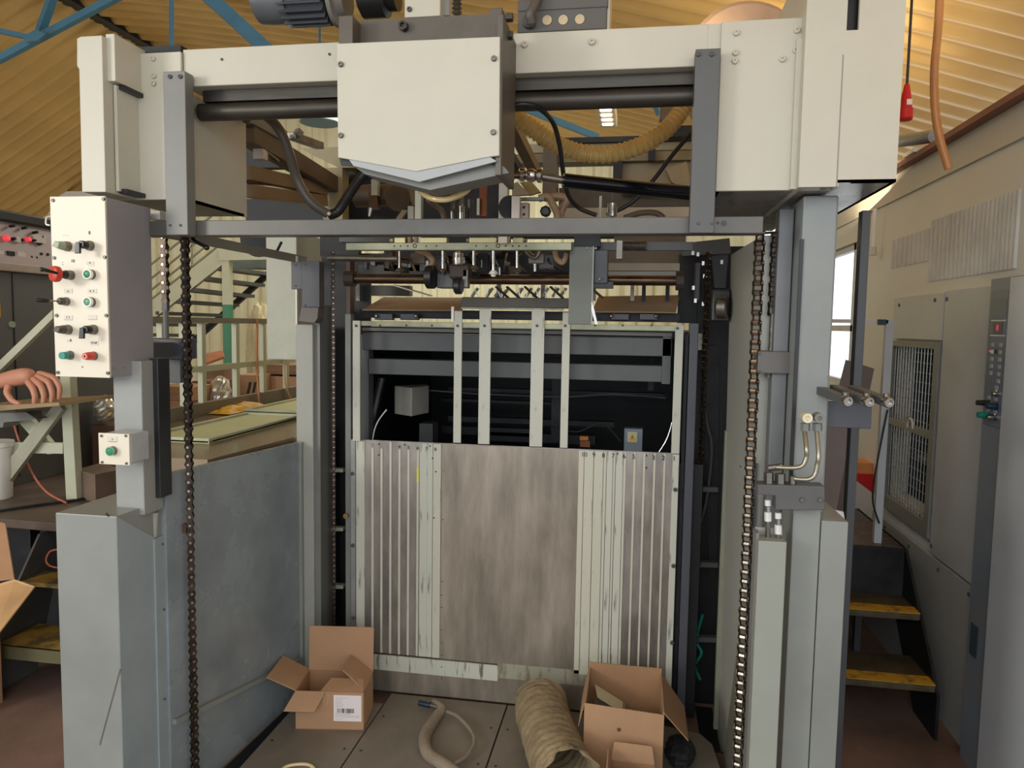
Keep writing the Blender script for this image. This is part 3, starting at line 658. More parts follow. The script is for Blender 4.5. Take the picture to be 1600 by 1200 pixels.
hosemb([P(1212, 730, q), P(1240, 731, q), P(1254, 727, q), P(1260, 714, q), P(1260, 700, q), P(1257, 672, q+.03)], .0062, 10).build('steel_tube', tube_m, t, smooth=True)
hosemb([P(1240, 748, q), P(1262, 749, q), P(1273, 742, q), P(1277, 726, q), P(1279, 710, q), P(1276, 672, q+.03)], .0062, 10).build('steel_tube', tube_m, t, smooth=True)
for a, M in ((1258, STEELD), (1277, STEELD)):
    MB().cyl(P(a, 673, q+.03), P(a, 661, q+.03), .0125, 6).build('tube_nut', MIDG, t)
for a, M in ((1261, mat('cream cap', (224, 216, 186), .4)), (1280, MIDG)):
    c_ = P(a, 653, q+.01); MB().lathe(c_, (0, -1, 0), [(-.03, .013), (.008, .013), (.008, .006), (.002, .005), (.002, 0)], 18).build('hollow_bolt', M, t, smooth=True)
t = thing('quick_connector', 'white threaded connector under the valve block, left one', 'connector', P(1200, 845, YV+.03), 'white connectors below the valve block')
WP = mat('white threaded plastic', (226, 228, 224), .3)
def conn(a, b0, b1, t):
    Y = YV+.03
    MB().cyl(P(a, b1, Y), P(a, b0, Y), .0085, 12).build('collar', WP, t); MB().cyl(P(a, b1+1, Y), P(a, b1+10, Y), .0065, 12).build('neck', STEEL, t); MB().cyl(P(a, b1+10, Y), P(a, b1+24, Y), .0095, 8).build('nut', WP, t)
    MB().cyl(P(a, b1+24, Y), P(a, b1+50, Y), .007, 12).build('stem', STEELD, t)
conn(1200, 781, 790, t)
t = thing('quick_connector', 'white threaded connector under the valve block, lower right one', 'connector', P(1216, 870, YV+.03), 'white connectors below the valve block')
conn(1216, 801, 810, t)
# latch bracket
t = thing('latch_bracket', 'dark slate bracket carrying three arms with chrome nuts beside the right column', 'bracket', P(1330, 668, 2.2))
YL = 2.22
B(1292, 628, 1362, 669, YL, .012).build('plate', SLATE, t, bevel=.002)
for a, b_ in ((1322, 626), (1355, 627), (1386, 628)):
    e = P(a, b_, 2.08); MB().bar(e+Vector((-.045, .16, .02)), e+Vector((0, .006, 0)), .028, .022).build('arm', DARKG, t, bevel=.002)
    MB().lathe(e, (.18, -1, -.1), [(-.006, .0145), (.010, .0145), (.014, .012), (.014, .008), (.007, .007), (.007, 0)], 18).build('chrome_nut', STEEL, t, smooth=True)
    MB().cyl(e+Vector((0, .008, .008)), e+Vector((0, .008, .021)), .009, 8).build('top_nut', STEELD, t)
t = thing('dark_pole', 'slim dark steel pole standing behind the right column from floor to cover', 'pole', (.63, 2.5, 0))
q = P(1345, 450, 2.5); MB().box(q.x-.013, q.x+.013, 2.48, 2.52, 0, 2.02).build('square_tube', mat('pole grey', (70, 74, 78), .4, var=.08), t, bevel=.002)
# inner lift masts
for side in (0, 1):
    if side == 0:
        t = thing('lift_mast', 'pale grey inner mast left of the pile support with dark chain channel', 'mast', (-1.36, 3, 0.04), 'inner lift masts')
        MB().box(P(464, 800, 2.98).x, P(490, 800, 2.98).x, 2.98, 3.16, 0, P(480, 507, 2.98).z).build('front_face', GREYP, t, bevel=.003)
        MB().box(P(490, 800, 2.98).x, P(498, 800, 2.98).x, 3.0, 3.16, 0, 1.72).build('side_channel', MIDG, t)
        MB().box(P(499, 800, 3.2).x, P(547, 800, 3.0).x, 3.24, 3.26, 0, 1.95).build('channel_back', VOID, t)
        MB().box(P(499, 830, 3.2).x, P(510, 830, 3.2).x, 3.18, 3.2, .3, P(505, 676, 3.2).z).build('pale_strip', GREYP, t)
        for b_ in (690, 782, 872): MB().ppoly([(500, b_+40), (536, b_+43), (536, b_+48), (500, b_+48)], 3.12, .03).build('rung', GREENG, t)
        MB().box(P(538, 700, 3.0).x, P(547, 700, 3.0).x, 3.01, 3.05, .04, P(540, 490, 3.0).z).build('guide_strip', MIDG, t, bevel=.002)
        MB().box(P(541, 450, 3.0).x, P(547, 450, 3.0).x, 3.0, 3.05, P(540, 490, 3.0).z, P(540, 400, 3.0).z).build('upper_guide_strip', mat('brown strip', (84, 62, 50), .5), t)
        MB().lathe(P(541, 806, 3.0), (0, -1, 0), [(0, .012), (.008, .012), (.008, 0)], 8).build('brass_stop', mat('brass', (160, 132, 92), .4, .6), t)
    else:
        t = thing('lift_mast', 'slate grey inner mast right of the pile support with dark chain channel', 'mast', (.26, 3, 0.04), 'inner lift masts')
        MB().box(P(1068, 800, 3.0).x, P(1081, 800, 3.0).x, 2.99, 3.08, .0, P(1074, 505, 3.0).z).build('front_face', SLATE, t, bevel=.002)
        MB().box(P(1062, 800, 3.0).x, P(1067, 800, 3.0).x, 3.02, 3.1, .04, 1.62).build('inner_edge', VOIDB, t)
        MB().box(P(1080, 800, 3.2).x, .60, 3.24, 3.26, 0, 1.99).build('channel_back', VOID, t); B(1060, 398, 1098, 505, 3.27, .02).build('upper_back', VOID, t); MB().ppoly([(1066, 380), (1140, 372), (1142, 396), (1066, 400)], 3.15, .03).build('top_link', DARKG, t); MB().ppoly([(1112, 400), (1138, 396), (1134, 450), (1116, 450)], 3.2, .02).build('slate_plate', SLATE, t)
        for b_ in (760, 878, 995): MB().ppoly([(1080, b_), (1122, b_+2), (1122, b_+9), (1080, b_+8)], 3.12, .03).build('rung', DARKG, t)
        MB().ppoly([(1074, 720), (1082, 720), (1083, 752), (1078, 752), (1074, 745)], 3.06, .01).build('white_tab', GREYP, t)
        MB().ppoly([(1098, 540), (1124, 540), (1120, 900), (1108, 900)], 3.22, .01).build('oily_strip', VOIDB, t)
        MB().ppoly([(1064, 1040), (1082, 1040), (1082, 1090), (1070, 1090), (1062, 1075)], 3.05, .01).build('pale_tab', GREYP, t)
        hosemb([P(1096, 600, 3.15), P(1104, 660, 3.14), P(1112, 700, 3.14), P(1104, 780, 3.15), P(1090, 830, 3.16)], .006, 8).build('grey_cable', DARKG, t, smooth=True)
        for a, b_, c_, d_ in ((1088, 520, 1106, 548), (1086, 410, 1094, 470)):
            B(a, b_, c_, d_, 3.1, .04).build('carriage_block', STEELD if b_ == 520 else SLATE, t, bevel=.003)
pL = P(521, 700, 3.06); ztop = P(520, 395, 3.06).z
chain('inner_chain', 'thin pile lift chain running in the channel of the left inner mast', (pL.x, 3.06, ztop), (pL.x, 3.06, .06), .024, .009, .012, lambda t: .5, group='inner pile lift chains')
pL = P(1096, 700, 3.06)
chain('inner_chain', 'thin pile lift chain running in the channel of the right inner mast', (pL.x, 3.06, ztop), (pL.x, 3.06, .06), .024, .009, .012, lambda t: .5, group='inner pile lift chains')
t = thing('idler_assembly', 'grey idler wheel in a black bracket beside the right inner mast', 'wheel', P(1125, 500, 2.9))
B(1113, 452, 1141, 502, 2.93, .05).build('bracket', BLACK, t, bevel=.005)
MB().lathe(P(1120, 480, 2.92), (1, -.3, 0), [(0, .036), (.006, .042), (.036, .042), (.042, .036)], 24).build('wheel', STEELD, t, smooth=True)
# brackets left inner
t = thing('mast_bracket', 'slate L bracket bolted to the top of the left inner mast', 'bracket', P(475, 505, 2.9))
B(455, 409, 472, 452, 2.93, .01).build('flange', SLATE, t, bevel=.002); B(471, 408, 499, 480, 2.90, .05).build('body', SLATE, t, bevel=.002)
MB().ppoly([(471, 478), (498, 478), (496, 498), (491, 505), (466, 502)], 2.91, .06).build('foot', mat('brown grey foot', (104, 96, 92), .45), t, bevel=.002)
for a, b_ in ((462, 414), (462, 447), (477, 413), (477, 477)): screw(t, P(a, b_, 2.90), .004, 1)
t = thing('grey_side_cabinet', 'tall pale grey cabinet hanging behind the left inner mast', 'cabinet', P(440, 562, 3.2))
B(416, 362, 464, 562, 3.2, .35).build('cabinet_body', GREENG, t, bevel=.004)
MB().box(P(462.5, 460, 3.19).x, P(464.5, 460, 3.19).x, 3.185, 3.2, P(463, 522, 3.19).z, P(463, 400, 3.19).z).build('white_edge', WRING, t)
MB().lathe(P(408, 375, 3.3), (.3, -1, 0), [(0, .07), (.05, .085), (.05, 0)], 28).build('black_wheel', BLACK, t, smooth=True)
MB().cyl(P(440, 378, 3.1), P(429, 400, 3.08), .006, 8).build('lever', BLACK, t)
t = thing('clamp_lever', 'black clamping lever with a ball end below the left end of the cross bar', 'lever', P(305, 385, 2.2))
hosemb([P(298, 366, 2.22), P(304, 376, 2.2), P(322, 386, 2.18)], .006, 8).build('lever_arm', BLACK, t, smooth=True); MB().ball(P(323, 387, 2.18), .0085).build('ball_end', BLACK, t, smooth=True)
# ================================================================== PRESS BODY BEHIND THE PILE BAY
t = thing('printing_press', 'press frame interior with shade painted in, visible behind the pale guide bars', 'machine', (-.5, 4, 0))
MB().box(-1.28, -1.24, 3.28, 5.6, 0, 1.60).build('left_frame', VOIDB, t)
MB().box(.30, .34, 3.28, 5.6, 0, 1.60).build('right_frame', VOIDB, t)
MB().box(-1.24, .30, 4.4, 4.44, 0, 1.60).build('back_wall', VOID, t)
MB().box(-1.28, .34, 3.27, 5.6, 1.60, 1.63).build('roof_plate', VOIDB, t)  # box closed and coloured dark so the interior stays in shade
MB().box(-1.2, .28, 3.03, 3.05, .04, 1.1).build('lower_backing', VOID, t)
B(566, 524, 1050, 552, 3.10, .08).build('cross_member', DARKG, t, bevel=.003); B(566, 516, 1050, 521, 3.09, .02).build('cross_strip', MIDG, t)
B(574, 566, 1048, 591, 3.12, .08).build('cross_member', DARKG, t, bevel=.003)
B(564, 523, 576, 690, 3.12, .06).build('inner_post', DARKG, t); B(1035, 523, 1048, 600, 3.10, .06).build('inner_post', DARKG, t)
mb = MB().ppoly([(615, 612), (642, 611), (642, 650), (615, 652)], 3.35, .002)
for (b_, h, x0, x1) in ((610, 6, 700, 1040), (626, 4, 690, 880), (655, 8, 700, 960), (668, 12, 690, 830), (678, 14, 760, 930)):
    B(x0, b_, x1, b_+h, 3.8, .05).build('inner_bar', VOIDB, t)
B(655, 662, 676, 700, 3.5, .1).build('small_box', DARKG, t)
B(862, 560, 880, 690, 3.6, .05).build('inner_column', VOIDB, t); B(1013, 560, 1022, 610, 3.4, .03).build('inner_column', VOIDB, t)
t = thing('junction_box', 'pale grey corner junction box inside the dark press frame', 'junction box', P(640, 652, 3.35))
c1 = P(643, 630, 3.3); 
zt1, zb1 = P(643, 606, 3.3).z, P(643, 651, 3.3).z; xL, xR = P(614, 630, 3.36).x, P(669, 630, 3.45).x
MB().hexa([(xL, 3.38, zb1), (c1.x, 3.3, zb1), (xR, 3.46, zb1), (c1.x, 3.55, zb1), (xL, 3.38, zt1), (c1.x, 3.3, zt1), (xR, 3.46, zt1), (c1.x, 3.55, zt1)]).build('box_body', mat('junction grey', (168, 164, 152), .5), t, bevel=.004)
t = thing('warning_box', 'small blue grey box with a yellow warning triangle inside the press', 'box', P(988, 705, 3.3))
B(975, 670, 1004, 708, 3.35, .06).build('box_body', CABD, t, bevel=.003)
q = P(988, 683, 3.349); MB().box(q.x-.022, q.x+.022, 3.344, 3.348, q.z-.022, q.z+.024).build('label_plate', mat('label beige', (200, 196, 160), .5), t)
MB().prism([q+Vector((-.016, -.006, -.014)), q+Vector((.016, -.006, -.014)), q+Vector((0, -.006, .016))], (0, .001, 0)).build('warning_triangle', YELB, t)
MB().prism([q+Vector((-.002, -.0075, -.009)), q+Vector((.004, -.0075, -.001)), q+Vector((.0, -.0075, .0)), q+Vector((.003, -.0075, .010)), q+Vector((-.005, -.0075, .0)), q+Vector((-.001, -.0075, -.001))], (0, .001, 0)).build('warning_bolt', INK, t)
t = thing('orange_sensor', 'small orange sensor block low inside the press', 'sensor', P(912, 700, 3.4))
B(906, 682, 919, 688, 3.4, .03).build('cap', ORANGE, t); B(906, 689, 922, 699, 3.4, .03).build('sensor_body', mat('brown block', (130, 80, 50), .5), t, bevel=.002)
# loose cables and hoses inside the press
for nm, lb, pts, r, M in (
    ('black_hose', 'black ribbed hose slanting behind the left guide bar', [(597, 590, 3.2), (590, 620, 3.2), (584, 655, 3.2), (588, 690, 3.25)], .018, BLKH),
    ('cable', 'thin white cable looping beside the black hose', [(604, 640, 3.15), (592, 656, 3.15), (585, 672, 3.14), (582, 690, 3.14)], .003, WRING),
    ('cable', 'sagging thin grey cable across the dark interior', [(670, 610, 3.5), (760, 616, 3.5), (880, 620, 3.5), (960, 616, 3.5), (1040, 622, 3.5)], .004, DARKG),
    ('cable', 'thin pale cable by the right guide bar', [(1050, 660, 3.2), (1046, 675, 3.2), (1040, 690, 3.2), (1030, 706, 3.2)], .003, STEEL),
    ('cable', 'drooping cable in the lower middle of the press', [(830, 690, 3.4), (850, 665, 3.4), (900, 675, 3.4), (940, 662, 3.4), (970, 690, 3.4)], .004, VOIDB)):
    t = thing(nm, lb, 'hose' if 'hose' in nm else 'cable', P(*pts[-1]))
    hosemb([P(*p) for p in pts], r, 8).build('length', M, t, smooth=True)
# ================================================================== GUIDE FRAME
YF = 2.985
t = thing('guide_frame', 'pale painted frame of upright guide bars and a drilled top rail above the pile support', 'frame', P(800, 700, YF))
zr0, zr1 = P(800, 513, YF).z, P(800, 505, YF).z
MB().box(P(555, 510, YF).x, P(1060, 510, YF).x, YF+.004, YF+.016, zr0, zr1).build('top_rail', RAILM, t, bevel=.001)
for x_ in (594, 635, 675, 930, 973, 1018): MB().lathe(P(x_, 508.5, YF+.0035), (0, -1, 0), [(-.001, .0045), (.001, .0045), (.001, 0)], 10).build('hole', BLACK, t)
GB = mat('guide bar paint', (188, 188, 174), .42, .1, rgb2=(142, 136, 124), thr=(.32, .42), scale=6, stretch=(6, 1, 1.5))
for (a, b, c_, d) in ((551, 501, 562.5, 689), (709, 486, 721, 692), (748, 484, 766, 694), (829, 485, 849, 698), (877, 488, 889, 700), (1052, 508, 1065, 709)):
    B(a, b, c_, d, YF-.006, .01).build('guide_bar', GB, t, bevel=.001)
    cx = (a+c_)/2; screw(t, P(cx, 509 if cx < 1000 else 513, YF-.006), .0058, 1)
B(705, 479, 709, 502, YF-.006, .01).build('side_tab', WRING, t)
# ================================================================== PILE SUPPORT PANEL
t = thing('pile_panel', 'tall scuffed aluminium panel with pale painted ribs and numbered marks in the pile bay', 'panel', (-.5, 3, .04))
YP = 3.0; X0, X1 = P(548, 700, YP).x, P(1061, 720, YP).x; ZT, ZB = P(800, 697, YP).z, .041
MB().box(X0, X1, YP, YP+.008, .21, ZT).build('backing_sheet', ALU, t, bevel=.001)
MB().box(X0+.06, X1, YP-.001, YP+.008, ZB, .205).build('lower_apron', ALUD, t)
MB().box(P(690, 850, YP).x, P(903, 850, YP).x, YP-.003, YP, .21, ZT-.004).build('centre_sheet', ALUD, t)
MB().box(P(581, 1035, YP).x, P(778, 1045, YP).x, YP-.004, YP-.001, .135, .203).build('pale_band', SCRAP, t)
MB().box(P(778, 1035, YP).x, P(1045, 1045, YP).x, YP-.004, YP-.001, .15, .215).build('pale_band', mat('grimy pale band', (150, 148, 130), .5, rgb2=(120, 112, 96), thr=(.4, .5), scale=6, stretch=(4, 1, 1)), t)
def rib(a, b_, nm='rib', M=RIBM, zb_=.212, h=.004, zt_=None):
    MB().box(P(a, 780, YP).x, P(b_, 780, YP).x, YP-h, YP, zb_, (zt_ or ZT)-.004).build(nm, M, t, bevel=.0008)
rib(549, 555.5, 'edge_rib', mat('edge alloy', (168, 168, 164), .35, .6, var=.2), .03, .006); rib(557, 570, 'wide_rib', SCRAP)
for x_ in (582.5, 596.5, 610.5, 624.5, 638.5, 653): rib(x_-1.7, x_+1.7, zt_=ZT-.03 if x_ != 610.5 else ZT)
rib(656, 668, 'scraped_strip', SCRAP); rib(668, 676, 'wide_rib', SCRAP, h=.003); rib(677, 689, 'wide_rib', RIBM, h=.005)
q0, q1 = P(651.3, 780, YP), P(654.7, 780, YP); MB().box(q0.x, q1.x, YP-.0045, YP-.0035, P(653, 752, YP).z, P(653, 730, YP).z).build('yellow_mark', mat('yellow mark', (226, 220, 90), .5), t)
rib(903, 911, 'wide_rib', RIBM, .2); rib(912, 926, 'wide_rib', RIBM, .2, .006); rib(927, 941, 'wide_rib', RIBM, .2, .005); rib(942, 946, 'rib', RIBM, .2, .006)
rib(947, 956, 'scraped_strip', SCRAP, .2, .003); rib(957, 960, 'rib', RIBM, .2, .006); rib(961, 972, 'scraped_strip', SCRAP, .2, .003); rib(973, 976.5)
for x_ in (990, 1005, 1021, 1036.5): rib(x_-1.6, x_+1.6)
rib(1049, 1059, 'edge_rib', SCRAP, .1, .005)
for s_, x_ in (('10', 913), ('9', 928), ('8', 943), ('7', 958), ('6', 975), ('5', 990), ('3', 1021), ('2', 1036.5), ('1', 1053)):
    q = P(x_, 710+(x_-913)*.045, YP); text(s_, (q.x, YP-.0075, q.z), .026, INK, t, 'number')
for s_, x_ in (('1', 583), ('4', 624.5), ('5', 638.5), ('6', 653), ('7', 667), ('8', 681)):
    q = P(x_, 695+(x_-583)*.07, YP); text(s_, (q.x, YP-.0075, q.z), .020, INK, t, 'number')
for x_, y_ in ((592, 694), (592, 711), (632, 695), (672, 697), (681, 737), (965, 709), (1010, 712), (1010, 731), (921, 707), (678, 809), (676, 716)):
    MB().lathe(P(x_, y_, YP-.0048), (0, -1, 0), [(-.001, .0035), (.0008, .0035), (.0008, 0)], 8).build('hole', BLACK, t)
for x_, y_ in ((693, 736), (692, 812), (691, 909), (690, 930), (690, 949), (690, 984), (690, 1005), (690, 1024), (690, 1042), (690, 1060)):
    MB().lathe(P(x_, y_, YP-.004), (0, -1, 0), [(0, .0035), (.002, .002), (.002, 0)], 8).build('rivet', STEEL, t)
for x_, y_ in ((551, 740), (551.5, 852), (552.5, 965), (1055, 765), (1052, 884), (1050, 1004)): screw(t, P(x_, y_, YP-.006), .0085, 1)
# ================================================================== PILE PLATFORM
xs_ = [-1.372, -1.012, -.495, .0, .40]
labs = ['dusty steel platform plate at the left under the cardboard box', 'dusty steel platform plate under the coiled hose', 'dusty steel platform plate under the duct roll', 'dusty steel platform plate at the right under the open box']
for i in range(4):
    t = thing('platform_plate', labs[i], 'platform plate', ((xs_[i]+xs_[i+1])/2, 2.2, 0), 'plates of the pile platform')
    x0, x1 = xs_[i]+.003, xs_[i+1]-.003
    yb_ = 2.99 if i else 2.90
    if i < 3: MB().box(x0, x1, 1.5, yb_, .0, .038).build('plate', PLATE, t, bevel=.002)
    else: MB().prism([(x0, 1.5, 0), (x1-.03, 1.5, 0), (x1-.03, 2.5, 0), (x1-.06, 2.85, 0), (x1-.1, 2.92, 0), (x0, 2.99, 0)], (0, 0, .038)).build('plate', PLATE, t, bevel=.002)
    for yy in (2.80, 2.55, 2.3):
        MB().lathe((x0+.03, yy, .038), (0, 0, 1), [(-.001, .006), (.0006, .006), (.0006, 0)], 10).build('hole', BLACK, t); MB().lathe((x1-.03, yy, .038), (0, 0, 1), [(-.001, .006), (.0006, .006), (.0006, 0)], 10).build('hole', BLACK, t)
# ================================================================== SUCTION FEEDER HEAD
TANB = mat('tan machine beam', (142, 124, 98), .5, .1, var=.15, scale=5)
TAND = mat('brown machine beam', (104, 92, 76), .5, .2, var=.2, scale=6)
OLIVE = mat('olive cream panel', (164, 156, 122), .5, var=.08)
t = thing('rear_guide_beams', 'brown sloping guide beams and rails running back behind the left cover', 'beam', P(450, 300, 3.0))
def beam(pa, Ya, pb_, Yb_, w, h, M, nm='beam', par=None):
    return MB().bar(P(*pa, Ya), P(*pb_, Yb_), w, h).build(nm, M, par or t, bevel=.003)
beam((384, 208), 2.65, (524, 292), 3.5, .07, .075, TAND, 'upper_beam')
beam((384, 182), 2.62, (440, 214), 2.9, .05, .05, MIDG, 'top_block')
beam((384, 270), 2.7, (505, 296), 3.4, .05, .055, TANB, 'toothed_beam'); beam((384, 298), 2.7, (505, 314), 3.4, .05, .05, TANB, 'lower_beam')
beam((384, 284), 2.68, (460, 292), 3.1, .03, .012, BROWNS, 'rack')
mb = MB(); B(395, 222, 411, 248, 2.72, .04).build('sensor_housing', PLAST, t, bevel=.003)
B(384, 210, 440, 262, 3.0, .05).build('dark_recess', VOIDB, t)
MB().cyl(P(412, 236, 2.75), P(432, 252, 2.85), .014, 10).build('plug_body', STEELD, t)
beam((455, 212), 2.95, (500, 228), 3.2, .04, .03, STEELD, 'upper_clamp'); beam((462, 204), 2.95, (470, 212), 2.97, .03, .03, MIDG, 'clamp_screw')
t = thing('rear_crosshead', 'olive cream crosshead plate behind the left of the central cover', 'plate', P(500, 340, 3.5))
MB().ppoly([(470, 232), (560, 228), (560, 262), (530, 262)], 3.45, .08).build('top_plate', OLIVE, t); B(505, 262, 535, 345, 3.45, .08).build('upright', OLIVE, t)
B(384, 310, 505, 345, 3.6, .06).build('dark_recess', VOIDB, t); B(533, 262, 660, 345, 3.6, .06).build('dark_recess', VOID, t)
MB().cyl(P(556, 307, 3.3), P(645, 303, 3.3), .05, 20).build('tan_pipe', TAND, t, smooth=True); B(576, 290, 590, 326, 3.22, .03).build('pipe_clamp', mat('rusty band', (96, 66, 40), .5, .4, var=.3), t)
B(580, 280, 590, 305, 3.2, .03).build('bracket', GREENG, t); MB().cyl(P(579, 325, 3.2), P(577, 338, 3.2), .011, 8, .006).build('drip_tip', STEEL, t)
MB().lathe(P(622, 312, 3.2), (.3, -1, 0), [(0, .05), (.04, .055), (.04, .02)], 16).build('brown_hub', mat('brown hub', (84, 66, 44), .5, .3, var=.3), t)
MB().ppoly([(628, 328), (637, 328), (625, 345), (616, 345)], 3.1, .02).build('edge_plate', OLIVE, t); B(637, 322, 646, 345, 2.8, .03).build('cream_tab', GREENG, t)
t = thing('head_carriage', 'black central carriage of the suction head under the pointed cover', 'carriage', P(715, 345, 2.7))
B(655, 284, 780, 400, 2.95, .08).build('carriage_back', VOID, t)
B(648, 290, 658, 380, 2.62, .03).build('side_post', GREENG, t, bevel=.002); B(779, 272, 793, 380, 2.55, .03).build('side_post', CREAM, t, bevel=.002)
B(749, 284, 760, 338, 2.62, .02).build('copper_bar', mat('copper brown', (120, 70, 44), .4, .6), t); B(745, 310, 749, 336, 2.61, .02).build('edge_strip', GREENG, t)
for a, r in ((708, .008), (721, .009)):
    mb = MB(); z = P(a, 300, 2.65).z; zb = P(a, 332, 2.65).z; k = 0; pts = []
    c_ = P(a, 300, 2.65)
    for i in range(0, 90): pts.append((c_.x+r*math.cos(i*.8), 2.65+r*math.sin(i*.8), z-(z-zb)*i/90))
    mb.tube(pts, .0018, 5).build('coil_spring', STEEL if a == 721 else STEELD, t)
MB().cyl(P(721, 322, 2.66), P(721, 345, 2.66), .012, 12).build('chrome_plunger', STEEL, t, smooth=True)
MB().cyl(P(707, 330, 2.66), P(707, 345, 2.66), .008, 12).build('plunger', STEELD, t); MB().cyl(P(735, 312, 2.7), P(735, 345, 2.7), .012, 12).build('plunger', DARKG, t)
hosemb([P(668, 310, 2.7), P(680, 322, 2.7), P(690, 330, 2.7), P(695, 345, 2.7)], .012, 8).build('brown_hose', TAND, t, smooth=True)
t = thing('cream_hose', 'glossy cream hose looping in a U below the pointed central cover', 'hose', P(690, 312, 2.2))
hosemb([P(650, 282, 2.16), P(656, 297, 2.16), P(672, 309, 2.14), P(695, 312, 2.13), P(718, 305, 2.14), P(733, 294, 2.16), P(740, 276, 2.2)], .0085, 12).build('hose_length', CREAMH, t, smooth=True)
# perforated rail
YR = 2.60
t = thing('suction_rail', 'yellowed drilled alloy rail of the suction head just below the cross bar', 'rail', P(715, 392, YR))
MB().box(P(540, 385, YR).x, P(893, 385, YR).x, YR, YR+.03, P(715, 391, YR).z, P(715, 379, YR).z).build('rail_body', RAILM, t, bevel=.002)
for a in (616, 626, 637, 666, 682, 744, 760, 790, 801, 811, 822): MB().lathe(P(a, 384.5, YR), (0, -1, 0), [(-.001, .0032), (.0006, .0032), (.0006, 0)], 8).build('hole', BLACK, t)
for a in (648, 778): MB().lathe(P(a, 384, YR), (0, -1, 0), [(0, .008), (.002, .008), (.002, .005), (-.001, .005), (-.001, 0)], 12).build('ringed_hole', BROWNS, t)
for (a, c_) in ((616, 633), (656, 698), (733, 776), (801, 817)): B(a, 371, c_, 380, YR+.005, .03).build('clamp_block', mat('brass cream block', (196, 188, 140), .35, .4, var=.1), t, bevel=.002)
for a in (640, 650, 782, 795): MB().cyl(P(a, 366, YR+.02), P(a, 380, YR+.02), .008, 8).build('stud', TANB, t)
t = thing('ribbed_bar', 'dark bar with a ribbed steel sleeve to the right of the suction rail', 'bar', P(1020, 390, 2.7))
B(893, 378, 1082, 391, 2.72, .03).build('bar_body', DARKG, t); mb = MB()
MB().lathe(P(968, 384, 2.70), (1, 0, 0), [(0.0, .018)]+[(.001+.006*i+(.003 if k_ else 0), .019 if k_ else .016) for i in range(15) for k_ in (0, 1)]+[(.094, .016)], 14).build('ribbed_sleeve', STEELD, t)
# suction cups and lifting rods
specs = [(624, 392, 424, .0042, 'suction_rod'), (692, 392, 425, .006, 'suction_rod'), (740, 392, 420, .006, 'suction_rod'), (771, 392, 428, .007, 'suction_rod'), (808, 392, 424, .006, 'suction_rod')]
labs = ['thin steel suction rod nearest the left end of the drilled rail', 'steel suction rod left of the large chrome lifter', 'steel suction rod just right of the large chrome lifter', 'steel suction rod with a white foot, third right of the chrome lifter', 'steel suction rod with a chrome flared foot near the grey plate']
for (a, b, d, r, nm), lb in zip(specs, labs):
    t = thing(nm, lb, 'rod', P(a, d, YR+.01), 'suction rods under the drilled rail')
    MB().cyl(P(a, b, YR+.015), P(a, d, YR+.015), r, 10).build('rod', STEEL, t, smooth=True)
    MB().lathe(P(a, d, YR+.015), (0, 0, -1), [(-.012, .009), (-.006, .015), (0, .017), (.003, .010), (.010, .007)], 12).build('foot', STEELD if a != 771 else WRING, t, smooth=True)
t = thing('lifter', 'large chrome suction lifter at the centre over two black rollers', 'lifter', P(716, 450, 2.62))
MB().lathe(P(716, 392, 2.6), (0, 0, -1), [(0, .009), (.008, .018), (.022, .019), (.03, .021), (.044, .018), (.05, .02)], 16).build('chrome_body', STEEL, t, smooth=True)
B(701, 411, 733, 436, 2.6, .06).build('shoulder', mat('dark brown casting', (62, 54, 48), .5, .3, var=.2), t, bevel=.01)
t = thing('press_roller', 'large black rubber roller left of the chrome lifter on the brown shaft', 'roller', P(673, 452, 2.65))
MB().lathe(P(667, 433, 2.62), (1, -.1, 0), [(0, .036), (.004, .042), (.028, .042), (.032, .036)], 24).build('tyre', BLACK, t, smooth=True); B(682, 426, 708, 450, 2.63, .06).build('holder_block', DARKG, t, bevel=.004)
t = thing('press_roller', 'smaller black rubber roller hanging just below the chrome lifter', 'roller', P(716, 460, 2.6))
MB().lathe(P(711, 447, 2.58), (1, -.1, 0), [(0, .024), (.004, .029), (.022, .029), (.026, .024)], 24).build('tyre', BLACK, t, smooth=True); B(722, 420, 731, 450, 2.6, .04).build('side_arm', STEELD, t, bevel=.004)
t = thing('head_shaft', 'long oil browned horizontal shaft across the feeder behind the rollers', 'shaft', P(800, 445, 2.78))
MB().cyl((P(552, 436, 2.78).x, 2.78, P(800, 437, 2.78).z), (P(1062, 437, 2.78).x, 2.78, P(800, 437, 2.78).z), .0185, 18).build('shaft', BROWNS, t, smooth=True)
MB().cyl((P(540, 436, 2.78).x, 2.78, P(800, 437, 2.78).z), (P(555, 437, 2.78).x, 2.78, P(800, 437, 2.78).z), .03, 16).build('bearing_collar', mat('dark brown casting', (62, 54, 48), .5), t)
MB().cyl((P(1056, 436, 2.78).x, 2.78, P(800, 437, 2.78).z), (P(1068, 437, 2.78).x, 2.78, P(800, 437, 2.78).z), .035, 16).build('bearing_collar', mat('dark brown casting', (62, 54, 48), .5), t)
t = thing('head_rod', 'short dull grey round bar above the left end of the brown shaft', 'bar', P(565, 408, 2.7))
MB().cyl(P(513, 403, 2.7), P(622, 404, 2.7), .0125, 14).build('round_bar', STEELD, t, smooth=True)
